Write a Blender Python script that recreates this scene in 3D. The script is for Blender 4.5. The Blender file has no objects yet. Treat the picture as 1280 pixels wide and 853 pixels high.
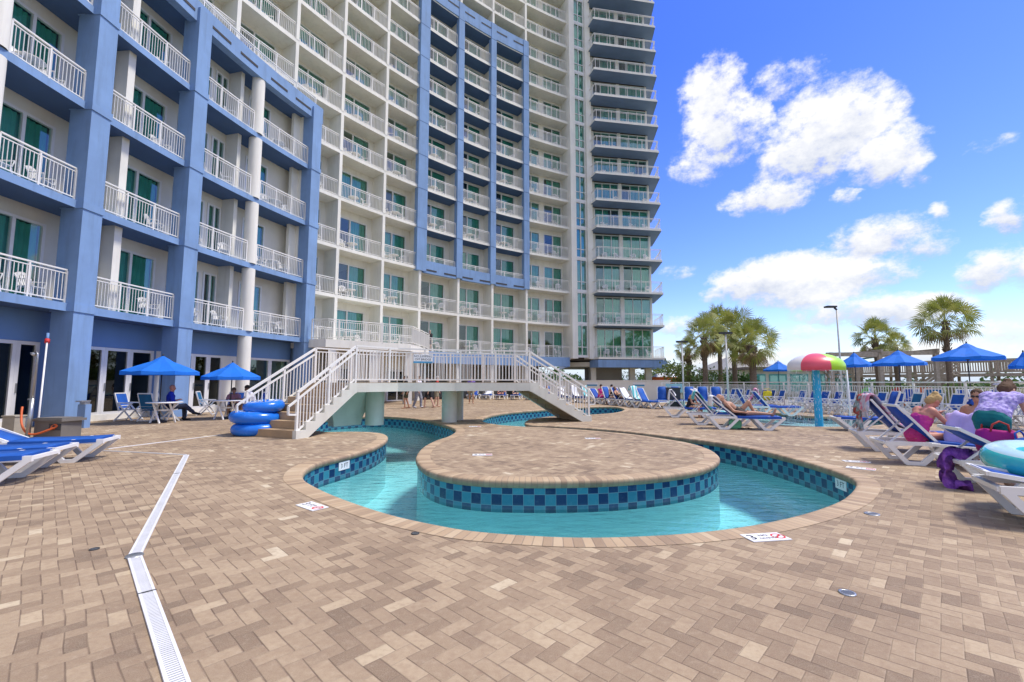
import bpy, bmesh, math, random
from math import sin, cos, pi, radians as R_, hypot, atan2, sqrt
from mathutils import Vector, Matrix
from mathutils import noise as mnoise
random.seed(7)
SC = bpy.context.scene
COL = SC.collection
# ---------------------------------------------------------------- camera
FPX, TILT, CAMH = 560.0, R_(5.26), 1.40          # focal length in px of a 1280 px wide frame, upward tilt, height
cam_d = bpy.data.cameras.new("camera"); cam = bpy.data.objects.new("camera", cam_d); COL.objects.link(cam)
cam_d.sensor_width = 36.0; cam_d.lens = 36.0*FPX/1280.0
cam_d.clip_start = 0.05; cam_d.clip_end = 3000
cam.location = (0, 0, CAMH); cam.rotation_euler = (pi/2+TILT, 0, 0)
SC.camera = cam
# ---------------------------------------------------------------- light and exposure
SC.view_settings.view_transform = 'Standard'; SC.view_settings.look = 'None'
SC.view_settings.exposure = 0.84; SC.view_settings.gamma = 1.0; SC.view_settings.use_curve_mapping = False
SUN_EL, SUN_AZ = R_(60), R_(84)                  # azimuth clockwise from +Y
sd = bpy.data.lights.new("sun", 'SUN'); sun = bpy.data.objects.new("sun", sd); COL.objects.link(sun)
sd.energy = 2.3; sd.angle = R_(12); sd.color = (1.0, 0.93, 0.82)
sv = Vector((sin(SUN_AZ)*cos(SUN_EL), cos(SUN_AZ)*cos(SUN_EL), sin(SUN_EL)))
sun.rotation_euler = sv.to_track_quat('Z', 'Y').to_euler()
SC.cycles.max_bounces = 8; SC.cycles.transparent_max_bounces = 24
SC.cycles.diffuse_bounces = 4; SC.cycles.glossy_bounces = 3
SC.cycles.caustics_reflective = False; SC.cycles.caustics_refractive = False
SC.cycles.sample_clamp_indirect = 4.0

def ray(px, py):
    a = (px-640)/FPX; b = (426.5-py)/FPX
    return Vector((a, cos(TILT)-b*sin(TILT), sin(TILT)+b*cos(TILT)))
def G(px, py, z=0.0):                             # point of height z seen at a pixel of the photograph
    d = ray(px, py); t = (z-CAMH)/d.z
    return Vector((d.x*t, d.y*t, z))
def AT(px, D, z=0.0):                             # point of distance D and height z in a column of the photograph
    dep = D*cos(TILT)+(z-CAMH)*sin(TILT)
    return Vector(((px-640)/FPX*dep, D, z))
def project(p):
    x, y, z = p[0], p[1], p[2]-CAMH
    dep = y*cos(TILT)+z*sin(TILT)
    if dep < .1: return (-9999, -9999)
    return (640+FPX*x/dep, 426.5-FPX*(z*cos(TILT)-y*sin(TILT))/dep)
def seen(p, m=60):
    x, y = project(p)
    return -m < x < 1280+m and -m < y < 853+m

# ---------------------------------------------------------------- node helper
class NT:
    def __init__(s, tree): s.t = tree
    def n(s, typ, _p=None, **kw):
        nd = s.t.nodes.new(typ)
        for k, v in (_p or {}).items(): setattr(nd, k, v)
        for k, v in kw.items():
            key = int(k[1:]) if k[0] == 'i' and k[1:].isdigit() else k.replace('_', ' ')
            s.put(nd.inputs[key], v)
        return nd
    def put(s, sock, v):
        if isinstance(v, bpy.types.NodeSocket): s.t.links.new(v, sock)
        elif isinstance(v, bpy.types.Node): s.t.links.new(v.outputs[0], sock)
        else: sock.default_value = v
    def m(s, op, a, b=None, c=None, clamp=False):
        nd = s.t.nodes.new('ShaderNodeMath'); nd.operation = op; nd.use_clamp = clamp
        for i, v in enumerate((a, b, c)):
            if v is not None: s.put(nd.inputs[i], v)
        return nd.outputs[0]
    def mix(s, f, a, b, blend='MIX'):
        nd = s.t.nodes.new('ShaderNodeMix'); nd.data_type = 'RGBA'; nd.blend_type = blend
        s.put(nd.inputs[0], f); s.put(nd.inputs[6], a); s.put(nd.inputs[7], b)
        return nd.outputs[2]
    def ramp(s, f, stops, interp='LINEAR'):
        nd = s.t.nodes.new('ShaderNodeValToRGB'); cr = nd.color_ramp; cr.interpolation = interp
        while len(cr.elements) < len(stops): cr.elements.new(0.5)
        for e, (p, c) in zip(cr.elements, stops):
            e.position = p; e.color = (c[0], c[1], c[2], 1)
        s.put(nd.inputs[0], f)
        return nd.outputs[0]
    def noise(s, vec, scale, detail=3, rough=.5):
        nd = s.n('ShaderNodeTexNoise', None, Scale=scale, Detail=detail, Roughness=rough)
        if vec is not None: s.put(nd.inputs['Vector'], vec)
        return nd.outputs[0]

def c4(c): return (c[0], c[1], c[2], 1.0)
MATS = {}
def new_mat(name):
    m = bpy.data.materials.new(name); m.use_nodes = True; MATS[name] = m
    nt = NT(m.node_tree); bs = m.node_tree.nodes['Principled BSDF']
    return m, nt, bs
def mat(name, col, rough=.6, var=.06, scale=3.0, bump=0.0, bscale=40.0, metal=0.0, spec=.5, dirt=0.0, trans=0.0):
    """plain material with slight procedural colour variation, streaks of dirt and bump"""
    m, nt, bs = new_mat(name)
    co = nt.n('ShaderNodeTexCoord').outputs['Object']
    nz = nt.noise(co, scale, 4, .6)
    lo = tuple(max(0, c*(1-var*2)) for c in col); hi = tuple(min(1, c*(1+var)) for c in col)
    cc = nt.ramp(nz, [(.3, lo), (.7, hi)])
    if dirt:
        mp = nt.n('ShaderNodeMapping', None, Vector=co); mp.inputs['Scale'].default_value = (2.2, 2.2, .22)
        d = nt.m('MULTIPLY', nt.m('SUBTRACT', nt.noise(mp.outputs[0], 1.6, 5, .65), .5, clamp=True), dirt*5, clamp=True)
        cc = nt.mix(d, cc, c4((col[0]*.55, col[1]*.52, col[2]*.46)))
    nt.put(bs.inputs['Base Color'], cc)
    nt.put(bs.inputs['Roughness'], nt.m('ADD', nt.m('MULTIPLY', nz, .2), rough-.1))
    bs.inputs['Metallic'].default_value = metal
    bs.inputs['Specular IOR Level'].default_value = spec
    if trans: bs.inputs['Transmission Weight'].default_value = trans
    if bump:
        b = nt.n('ShaderNodeBump', None, Strength=bump, Distance=.01, Height=nt.noise(co, bscale, 3, .6))
        nt.put(bs.inputs['Normal'], b)
    return m

# ---------------------------------------------------------------- sky with clouds, laid out by direction
def build_world():
    w = bpy.data.worlds.new("World"); SC.world = w; w.use_nodes = True
    nt = NT(w.node_tree); bg = w.node_tree.nodes['Background']
    sky = nt.n('ShaderNodeTexSky', dict(sky_type='NISHITA', sun_disc=False, sun_elevation=SUN_EL, sun_rotation=SUN_AZ,
               altitude=0.0, air_density=1.0, dust_density=.35, ozone_density=2.2))
    tc = nt.n('ShaderNodeTexCoord').outputs['Generated']
    sp = nt.n('ShaderNodeSeparateXYZ', None, Vector=tc)
    az = nt.m('ARCTAN2', sp.outputs[0], sp.outputs[1]); el = nt.m('ARCSINE', sp.outputs[2])
    hs = nt.n('ShaderNodeHueSaturation', None, Hue=.517, Saturation=1.20, Value=1.08, Fac=1.0, Color=sky.outputs[0]).outputs[0]
    elf = nt.m('MULTIPLY', el, 1.6, clamp=True)
    hs = nt.mix(1.0, hs, nt.ramp(elf, [(0, (.98, .94, 1.02)), (.3, (.74, .82, 1.10)), (1, (.50, .68, 1.18))]), 'MULTIPLY')
    hz = nt.m('SUBTRACT', 1.0, nt.m('DIVIDE', nt.m('ABSOLUTE', el), .16), clamp=True)
    hs = nt.mix(nt.m('MULTIPLY', nt.m('MULTIPLY', hz, hz), .95), hs, (3.0, 3.65, 4.9, 1))
    # puffs: pixel x, y, half width, half height, weight
    puffs = [(895, 115, 48, 52, 1.0), (905, 165, 60, 55, 1.0), (875, 205, 45, 30, .6), (985, 95, 55, 28, .6), (1040, 155, 92, 62, 1.1),
             (1000, 190, 80, 55, .9), (1110, 190, 62, 42, .9), (1150, 210, 28, 24, .8), (960, 248, 66, 24, 1.0), (1060, 245, 18, 14, .7),
             (1100, 298, 98, 30, 1.0), (1150, 312, 56, 20, .8), (985, 350, 122, 36, 1.25), (1060, 345, 90, 24, 1.0), (1100, 388, 130, 22, 1.05), (1020, 385, 70, 20, .7),
             (1172, 266, 20, 14, .8), (1255, 272, 32, 24, 1.0), (1245, 335, 56, 30, 1.0), (1290, 340, 50, 34, 1.0), (1260, 418, 90, 22, .8),
             (850, 408, 60, 14, .7), (1000, 418, 50, 12, .7), (930, 358, 60, 26, 1.0), (1010, 372, 100, 18, 1.0), (1240, 182, 44, 14, .42), (845, 340, 26, 10, .35), (1160, 440, 160, 16, .7), (920, 450, 150, 16, .7), (1330, 250, 60, 40, 1)]
    mp = nt.n('ShaderNodeCombineXYZ', None, X=az, Y=nt.m('MULTIPLY', el, 1.35), Z=.3).outputs[0]
    n1 = nt.noise(mp, 9.0, 9, .62); n2 = nt.noise(mp, 30.0, 9, .66)
    # warp of the puffs
    wz = nt.m('MULTIPLY', nt.m('SUBTRACT', nt.noise(mp, 14.0, 4, .6), .5), .07)
    wy = nt.m('MULTIPLY', nt.m('SUBTRACT', n1, .5), .03)
    azw = nt.m('ADD', az, wz); elw = nt.m('ADD', el, wy)
    field = None; shade = None; den = None
    for (px, py, hw, hh, wt) in puffs:
        d = ray(px, py).normalized(); a0 = atan2(d.x, d.y); e0 = math.asin(d.z)
        d2 = ray(px+hw, py).normalized(); a1 = abs(atan2(d2.x, d2.y)-a0)*1.15
        d3 = ray(px, py-hh).normalized(); e1 = abs(math.asin(d3.z)-e0)*1.15
        u = nt.m('DIVIDE', nt.m('SUBTRACT', azw, a0), a1); v = nt.m('DIVIDE', nt.m('SUBTRACT', elw, e0), e1)
        q = nt.m('SUBTRACT', 1.0, nt.m('ADD', nt.m('MULTIPLY', u, u), nt.m('MULTIPLY', v, v)), clamp=True)
        q = nt.m('MULTIPLY', q, wt)
        field = q if field is None else nt.m('MAXIMUM', field, q)
        qq = nt.m('MULTIPLY', q, q); s_ = nt.m('MULTIPLY', qq, v)
        shade = s_ if shade is None else nt.m('ADD', shade, s_); den = qq if den is None else nt.m('ADD', den, qq)
    # unseen clouds added behind and overhead to whiten the fill light
    behind = nt.m('MAXIMUM', nt.m('MULTIPLY', nt.m('SUBTRACT', .12, sp.outputs[1], clamp=True), 5.0, clamp=True), nt.m('MULTIPLY', nt.m('SUBTRACT', sp.outputs[2], .80, clamp=True), 10.0, clamp=True))
    fill_clouds = nt.m('MULTIPLY', nt.m('MULTIPLY', nt.m('SUBTRACT', nt.noise(tc, 2.6, 7, .55), .40, clamp=True), 6.0, clamp=True), behind)
    dens = nt.m('ADD', nt.m('MULTIPLY', field, .95), nt.m('MULTIPLY', nt.m('SUBTRACT', nt.m('MULTIPLY_ADD', n2, .62, nt.m('MULTIPLY', n1, .70)), .63), 2.5))
    dens = nt.m('MULTIPLY', nt.m('SUBTRACT', dens, .22), nt.m('MULTIPLY', field, 5.0, clamp=True))
    alpha = nt.n('ShaderNodeMapRange', dict(interpolation_type='SMOOTHSTEP'), Value=dens, i1=0.0, i2=.72).outputs[0]
    alpha = nt.m('MAXIMUM', nt.m('MULTIPLY', alpha, .97), nt.m('MULTIPLY', fill_clouds, .92))
    # lumpy self shading of the far clouds: thick middles and bases greyer
    lum = nt.m('MULTIPLY_ADD', nt.m('SUBTRACT', n2, .5), 1.2, nt.m('MULTIPLY_ADD', nt.m('SUBTRACT', n1, .5), 1.0, nt.m('MULTIPLY_ADD', nt.m('DIVIDE', shade, nt.m('ADD', den, .001)), .72, .64)))
    ccol = nt.ramp(lum, [(.12, (2.5, 2.8, 3.5)), (.46, (3.8, 3.95, 4.3)), (.84, (5.0, 4.97, 4.9))])
    out = nt.mix(alpha, hs, ccol)
    nt.put(bg.inputs[0], out); bg.inputs[1].default_value = .12
build_world()

# ---------------------------------------------------------------- mesh builder
class MB:
    def __init__(s): s.v = []; s.f = []; s.mi = []; s.uv = {}; s.sm = []
    def vs(s, pts):
        b = len(s.v); s.v.extend([tuple(p) for p in pts]); return b
    def face(s, idx, mi=0, uv=None, sm=False):
        if uv: s.uv[len(s.f)] = uv
        s.f.append(tuple(idx)); s.mi.append(mi); s.sm.append(sm)
    def box(s, c, d, rz=0.0, mi=0, M=None):
        hx, hy, hz = d[0]/2, d[1]/2, d[2]/2
        pts = [Vector((x, y, z)) for z in (-hz, hz) for y in (-hy, hy) for x in (-hx, hx)]
        if rz: pts = [Matrix.Rotation(rz, 3, 'Z') @ p for p in pts]
        if M: pts = [M @ p for p in pts]
        b = s.vs([p+Vector(c) for p in pts])
        for q in ((0, 2, 3, 1), (4, 5, 7, 6), (0, 1, 5, 4), (2, 6, 7, 3), (0, 4, 6, 2), (1, 3, 7, 5)): s.face([b+i for i in q], mi)
        return s
    def bar(s, p, q, w, h=None, mi=0, up=(0, 0, 1)):
        p, q = Vector(p), Vector(q); d = (q-p)
        if d.length < 1e-6: return s
        d.normalize(); h = h or w; up = Vector(up)
        if abs(d.dot(up)) > .98: up = Vector((0, 1, 0))
        sx = d.cross(up).normalized(); sy = sx.cross(d)
        pts = [e+sx*(w/2*a)+sy*(h/2*b_) for e in (p, q) for a, b_ in ((-1, -1), (1, -1), (1, 1), (-1, 1))]
        b = s.vs(pts)
        for f in ((3, 2, 1, 0), (4, 5, 6, 7), (0, 1, 5, 4), (1, 2, 6, 5), (2, 3, 7, 6), (3, 0, 4, 7)): s.face([b+i for i in f], mi)
        return s
    def tube(s, pts, r, n=8, mi=0, closed=False, cap=True):
        pts = [Vector(p) for p in pts]; N = len(pts)
        rr = r if isinstance(r, (list, tuple)) else [r]*N
        base = len(s.v); prev = None
        for i, p in enumerate(pts):
            if closed: d = pts[(i+1) % N]-pts[i-1]
            else: d = pts[min(i+1, N-1)]-pts[max(i-1, 0)]
            d.normalize()
            if prev is None:
                a = Vector((0, 0, 1)) if abs(d.z) < .9 else Vector((1, 0, 0))
                x = d.cross(a).normalized()
            else:
                x = (prev-d*prev.dot(d)).normalized()
            prev = x; y = d.cross(x)
            s.vs([p+(x*cos(2*pi*k/n)+y*sin(2*pi*k/n))*rr[i] for k in range(n)])
        for i in range(N if closed else N-1):
            a = base+i*n; b = base+((i+1) % N)*n
            for k in range(n): s.face([a+k, a+(k+1) % n, b+(k+1) % n, b+k], mi, sm=True)
        if cap and not closed:
            s.face([base+k for k in range(n)][::-1], mi); s.face([base+(N-1)*n+k for k in range(n)], mi)
        return s
    def lathe(s, prof, n=24, c=(0, 0, 0), mi=0, mis=None, sm=True, a0=0, a1=2*pi):
        full = abs(a1-a0-2*pi) < 1e-6; m = n if full else n+1; base = len(s.v)
        for (r, z) in prof:
            s.vs([(c[0]+r*cos(a0+(a1-a0)*k/n), c[1]+r*sin(a0+(a1-a0)*k/n), c[2]+z) for k in range(m)])
        for i in range(len(prof)-1):
            for k in range(n):
                k2 = (k+1) % m
                s.face([base+i*m+k, base+i*m+k2, base+(i+1)*m+k2, base+(i+1)*m+k], mis(i, k) if mis else mi, sm=sm)
        return s
    def prism(s, poly, z0, z1, mi=0, mi_top=None, mi_bot=None):
        n = len(poly); b = s.vs([(p[0], p[1], z0) for p in poly]+[(p[0], p[1], z1) for p in poly])
        ar = sum(poly[i][0]*poly[(i+1) % n][1]-poly[(i+1) % n][0]*poly[i][1] for i in range(n))
        fl = ar < 0
        def F(ix, m): s.face(ix[::-1] if fl else ix, m)
        for i in range(n):
            j = (i+1) % n; F([b+i, b+j, b+n+j, b+n+i], mi)
        F([b+i for i in range(n)][::-1], mi if mi_bot is None else mi_bot); F([b+n+i for i in range(n)], mi if mi_top is None else mi_top)
        return s
    def ell(s, c, r, n=12, m=8, mi=0, M=None):
        base = len(s.v)
        for i in range(m+1):
            t = pi*i/m
            for k in range(n):
                p = Vector((r[0]*sin(t)*cos(2*pi*k/n), r[1]*sin(t)*sin(2*pi*k/n), r[2]*cos(t)))
                if M: p = M @ p
                s.v.append(tuple(p+Vector(c)))
        for i in range(m):
            for k in range(n):
                s.face([base+i*n+k, base+(i+1)*n+k, base+(i+1)*n+(k+1) % n, base+i*n+(k+1) % n], mi, sm=True)
        return s
    def arc(s, C, r0, r1, a0, a1, z0, z1, n=6, mi=0, mi_bot=None, mi_in=None, mi_top=None):
        """curved box between two radii (r0 nearer the centre) and two angles"""
        base = len(s.v)
        for k in range(n+1):
            a = a0+(a1-a0)*k/n; ca, sa = cos(a), sin(a)
            for r, z in ((r0, z0), (r1, z0), (r1, z1), (r0, z1)): s.v.append((C[0]+r*ca, C[1]+r*sa, z))
        fl = a1 < a0
        def F(ix, m): s.face(ix[::-1] if not fl else ix, m)
        for k in range(n):
            p, q = base+4*k, base+4*k+4
            F([p, p+1, q+1, q], mi if mi_bot is None else mi_bot); F([p+1, p+2, q+2, q+1], mi)
            F([p+2, p+3, q+3, q+2], mi if mi_top is None else mi_top); F([p+3, p, q, q+3], mi if mi_in is None else mi_in)
        F([base, base+3, base+2, base+1], mi); e = base+4*n; F([e, e+1, e+2, e+3], mi)
        return s
    def build(s, name, mats, parent=None, loc=None):
        me = bpy.data.meshes.new(name); me.from_pydata(s.v, [], s.f)
        if not isinstance(mats, (list, tuple)): mats = [mats]
        for m in mats: me.materials.append(m)
        me.polygons.foreach_set('material_index', s.mi)
        me.polygons.foreach_set('use_smooth', s.sm)
        if s.uv:
            ul = me.uv_layers.new(name='UVMap')
            for fi, uv in s.uv.items():
                for k, li in enumerate(me.polygons[fi].loop_indices): ul.data[li].uv = uv[k]
        me.update()
        o = bpy.data.objects.new(name, me); COL.objects.link(o)
        if parent: o.parent = parent
        if loc: o.location = loc
        return o

def tag(o, label, cat, group=None, kind=None):
    if label: o['label'] = label
    if cat: o['category'] = cat
    if group: o['group'] = group
    if kind: o['kind'] = kind
    return o
def struct(o): o['kind'] = 'structure'; return o
def thing(name, label, cat, loc=(0, 0, 0), rz=0.0, group=None):
    o = bpy.data.objects.new(name, None); COL.objects.link(o)
    o.location = loc; o.rotation_euler = (0, 0, rz); o.empty_display_size = .3
    return tag(o, label, cat, group)
KIDS = {}
def kids(o): return [c for c in bpy.data.objects if c.parent is o]
def dup(src, loc=None, rz=None, label=None, group=None, parent=None, name=None):
    c = src.copy(); COL.objects.link(c)
    if parent is not None: c.parent = parent
    if loc is not None: c.location = loc
    if rz is not None: c.rotation_euler = (0, 0, rz)
    if label: c['label'] = label
    if group: c['group'] = group
    for k in src.children: dup(k, parent=c)
    return c
def place(proto, first, loc, rz, label, group=None):
    if not first.get('used'):
        first['used'] = True; proto.location = loc; proto.rotation_euler = (0, 0, rz); proto['label'] = label
        if group: proto['group'] = group
        return proto
    return dup(proto, loc, rz, label, group)
def text_into(mb, s, size, origin, ux, uy, mi=0, lift=.002):
    """flat lettering added to a mesh builder; ux, uy are the reading and upward directions"""
    cu = bpy.data.curves.new('lettering', 'FONT'); cu.body = s; cu.size = size; cu.align_x = 'CENTER'; cu.align_y = 'CENTER'
    cu.resolution_u = 2
    o = bpy.data.objects.new('lettering', cu); COL.objects.link(o)
    dg = bpy.context.evaluated_depsgraph_get(); me = bpy.data.meshes.new_from_object(o.evaluated_get(dg))
    bpy.data.objects.remove(o); bpy.data.curves.remove(cu)
    ux, uy = Vector(ux).normalized(), Vector(uy).normalized(); nrm = ux.cross(uy)
    b = mb.vs([Vector(origin)+ux*v.co.x+uy*v.co.y+nrm*lift for v in me.vertices])
    for p in me.polygons: mb.face([b+i for i in p.vertices], mi)
    bpy.data.meshes.remove(me)
def smooth_closed(pts, step=.07):
    """closed Catmull-Rom curve resampled evenly"""
    n = len(pts); dense = []
    for i in range(n):
        p0, p1, p2, p3 = pts[i-1], pts[i], pts[(i+1) % n], pts[(i+2) % n]
        for k in range(24):
            t = k/24
            dense.append(0.5*((2*p1)+(p2-p0)*t+(2*p0-5*p1+4*p2-p3)*t*t+(3*p1-p0-3*p2+p3)*t*t*t))
    L = [0]
    for i in range(len(dense)): L.append(L[-1]+(dense[(i+1) % len(dense)]-dense[i]).length)
    N = max(12, int(L[-1]/step)); out = []; j = 0
    for k in range(N):
        t = L[-1]*k/N
        while L[j+1] < t: j += 1
        f = (t-L[j])/max(1e-9, L[j+1]-L[j])
        out.append(dense[j].lerp(dense[(j+1) % len(dense)], f))
    return out
# ---------------------------------------------------------------- materials
def paver_mat():
    m, nt, bs = new_mat('pavers')
    co = nt.n('ShaderNodeTexCoord').outputs['Object']
    mp = nt.n('ShaderNodeMapping', None, Vector=co); mp.inputs['Rotation'].default_value = (0, 0, R_(44))
    wob = nt.n('ShaderNodeTexNoise', None, Vector=co, Scale=1.1, Detail=2).outputs['Color']
    v = nt.n('ShaderNodeVectorMath', dict(operation='ADD'), i0=mp.outputs[0],
             i1=nt.n('ShaderNodeVectorMath', dict(operation='SCALE'), i0=wob, Scale=.05)).outputs[0]
    s = nt.n('ShaderNodeSeparateXYZ', None, Vector=v)
    U = .093
    x = nt.m('DIVIDE', s.outputs[0], U); y = nt.m('DIVIDE', s.outputs[1], U)
    i = nt.m('FLOOR', x); j = nt.m('FLOOR', y); fx = nt.m('SUBTRACT', x, i); fy = nt.m('SUBTRACT', y, j)
    k = nt.m('FLOORED_MODULO', nt.m('SUBTRACT', i, j), 4.0) if 'FLOORED_MODULO' in [e.identifier for e in bpy.types.ShaderNodeMath.bl_rna.properties['operation'].enum_items] else nt.m('MODULO', nt.m('ADD', nt.m('SUBTRACT', i, j), 4000.0), 4.0)
    k = nt.m('ROUND', k)
    hz = nt.m('LESS_THAN', k, 1.5); vt = nt.m('SUBTRACT', 1.0, hz)
    t = nt.m('SUBTRACT', 3.0, k)
    idx = nt.m('SUBTRACT', i, nt.m('MULTIPLY', hz, k)); idy = nt.m('SUBTRACT', j, nt.m('MULTIPLY', vt, t))
    lx = nt.m('ADD', fx, nt.m('MULTIPLY', hz, k)); ly = nt.m('ADD', fy, nt.m('MULTIPLY', vt, t))
    w = nt.m('ADD', 1.0, hz); h = nt.m('ADD', 1.0, vt)
    ed = nt.m('MINIMUM', nt.m('MINIMUM', lx, nt.m('SUBTRACT', w, lx)), nt.m('MINIMUM', ly, nt.m('SUBTRACT', h, ly)))
    idv = nt.n('ShaderNodeCombineXYZ', None, X=idx, Y=idy, Z=hz).outputs[0]
    wn = nt.n('ShaderNodeTexWhiteNoise', dict(noise_dimensions='3D'), Vector=idv)
    rnd = wn.outputs['Value']
    r2 = nt.n('ShaderNodeSeparateColor', None, Color=wn.outputs['Color'])
    patch = nt.noise(co, .55, 3, .6)                       # drifts of lighter and darker bricks
    val = nt.m('ADD', nt.m('MULTIPLY', nt.m('MULTIPLY_ADD', nt.m('GREATER_THAN', rnd, .965), .16, nt.m('MULTIPLY', rnd, .62)), 1.0), nt.m('MULTIPLY_ADD', patch, 1.15, -.45))
    col = nt.ramp(val, [(.02, (.15, .104, .067)), (.2, (.235, .165, .104)), (.5, (.333, .243, .154)), (.75, (.405, .305, .195)), (.90, (.485, .385, .252)), (1.0, (.61, .52, .365))])
    gr = nt.noise(co, 160, 3, .75)
    col = nt.mix(nt.m('MULTIPLY', nt.m('SUBTRACT', gr, .35, clamp=True), 1.1), col, c4((.52, .41, .30)))
    mt = nt.noise(co, 24, 4, .65); col = nt.mix(nt.m('MULTIPLY', nt.m('SUBTRACT', .52, mt, clamp=True), 1.6, clamp=True), col, c4((.24, .15, .10)))
    col = nt.mix(nt.m('MULTIPLY', nt.m('SUBTRACT', mt, .55, clamp=True), 1.3, clamp=True), col, c4((.56, .45, .33)))
    st = nt.m('MULTIPLY', nt.m('SUBTRACT', nt.noise(co, 2.6, 6, .68), .56, clamp=True), 3.2, clamp=True)
    col = nt.mix(nt.m('MULTIPLY', st, .5), col, c4((.17, .115, .09)))
    dmp = nt.m('MULTIPLY', nt.m('SUBTRACT', nt.noise(co, .75, 5, .62), .60, clamp=True), 6.0, clamp=True)
    col = nt.mix(nt.m('MULTIPLY', dmp, .30), col, c4((.13, .092, .066)))
    spots = nt.m('GREATER_THAN', nt.noise(co, 7.5, 2, .5), .765)
    col = nt.mix(nt.m('MULTIPLY', spots, .45), col, c4((.09, .07, .06)))
    joint = nt.n('ShaderNodeMapRange', None, Value=ed, i1=.015, i2=.06).outputs[0]
    ey = nt.m('MINIMUM', ly, nt.m('SUBTRACT', h, ly)); ex = nt.m('MINIMUM', lx, nt.m('SUBTRACT', w, lx))
    wj = nt.m('MULTIPLY_ADD', r2.outputs[2], .06, .03)
    jy = nt.m('SUBTRACT', 1.0, nt.n('ShaderNodeMapRange', None, Value=ey, i1=.008, i2=wj).outputs[0])
    jx = nt.m('SUBTRACT', 1.0, nt.n('ShaderNodeMapRange', None, Value=ex, i1=.008, i2=.04).outputs[0])
    col = nt.mix(nt.m('MULTIPLY', jx, nt.m('MULTIPLY_ADD', r2.outputs[0], .35, .05)), col, c4((.42, .33, .24)))
    col = nt.mix(nt.m('MULTIPLY', jy, nt.m('MULTIPLY_ADD', nt.noise(co, 3.2, 3, .6), 1.5, -.15), clamp=True), col, c4((.13, .085, .06)))
    nt.put(bs.inputs['Base Color'], col); bs.inputs['Roughness'].default_value = .82
    bs.inputs['Specular IOR Level'].default_value = .3
    hgt = nt.m('ADD', nt.m('MULTIPLY', joint, 1.0), nt.m('ADD', nt.m('MULTIPLY', r2.outputs[1], .5), nt.m('MULTIPLY', gr, .25)))
    nt.put(bs.inputs['Normal'], nt.n('ShaderNodeBump', None, Strength=.55, Distance=.006, Height=hgt))
    return m
def coping_mat():
    m, nt, bs = new_mat('coping_brick')
    uv = nt.n('ShaderNodeTexCoord').outputs['UV']; co = nt.n('ShaderNodeTexCoord').outputs['Object']
    s = nt.n('ShaderNodeSeparateXYZ', None, Vector=uv)
    x = nt.m('DIVIDE', s.outputs[0], .085); i = nt.m('FLOOR', x); fx = nt.m('SUBTRACT', x, i)
    rnd = nt.n('ShaderNodeTexWhiteNoise', dict(noise_dimensions='1D'), W=i).outputs['Value']
    val = nt.m('ADD', nt.m('MULTIPLY', rnd, .7), nt.m('MULTIPLY_ADD', nt.noise(co, 1.2, 3, .6), .8, -.25))
    col = nt.ramp(val, [(.05, (.26, .176, .108)), (.4, (.40, .28, .17)), (.7, (.47, .34, .205)), (1, (.55, .43, .28))])
    gr = nt.noise(co, 150, 3, .7); col = nt.mix(nt.m('MULTIPLY', nt.m('SUBTRACT', gr, .4, clamp=True), .7), col, c4((.55, .43, .32)))
    ed = nt.m('MINIMUM', fx, nt.m('SUBTRACT', 1.0, fx))
    jn = nt.n('ShaderNodeMapRange', None, Value=ed, i1=.02, i2=.09).outputs[0]
    col = nt.mix(nt.m('MULTIPLY', nt.m('SUBTRACT', 1.0, jn), .55), col, c4((.22, .17, .13)))
    # uneven darker brown on the brick faces towards the water
    waterside = nt.n('ShaderNodeMapRange', None, Value=s.outputs[1], i1=.245, i2=.30).outputs[0]
    ns = nt.noise(co, 7, 5, .7)
    col = nt.mix(nt.m('MULTIPLY', waterside, nt.m('MULTIPLY_ADD', ns, .5, .25)), col, c4((.15, .10, .07)))
    nt.put(bs.inputs['Base Color'], col); bs.inputs['Roughness'].default_value = .75
    nt.put(bs.inputs['Normal'], nt.n('ShaderNodeBump', None, Strength=.5, Distance=.006, Height=nt.m('ADD', jn, nt.m('MULTIPLY', gr, .3))))
    return m
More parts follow.
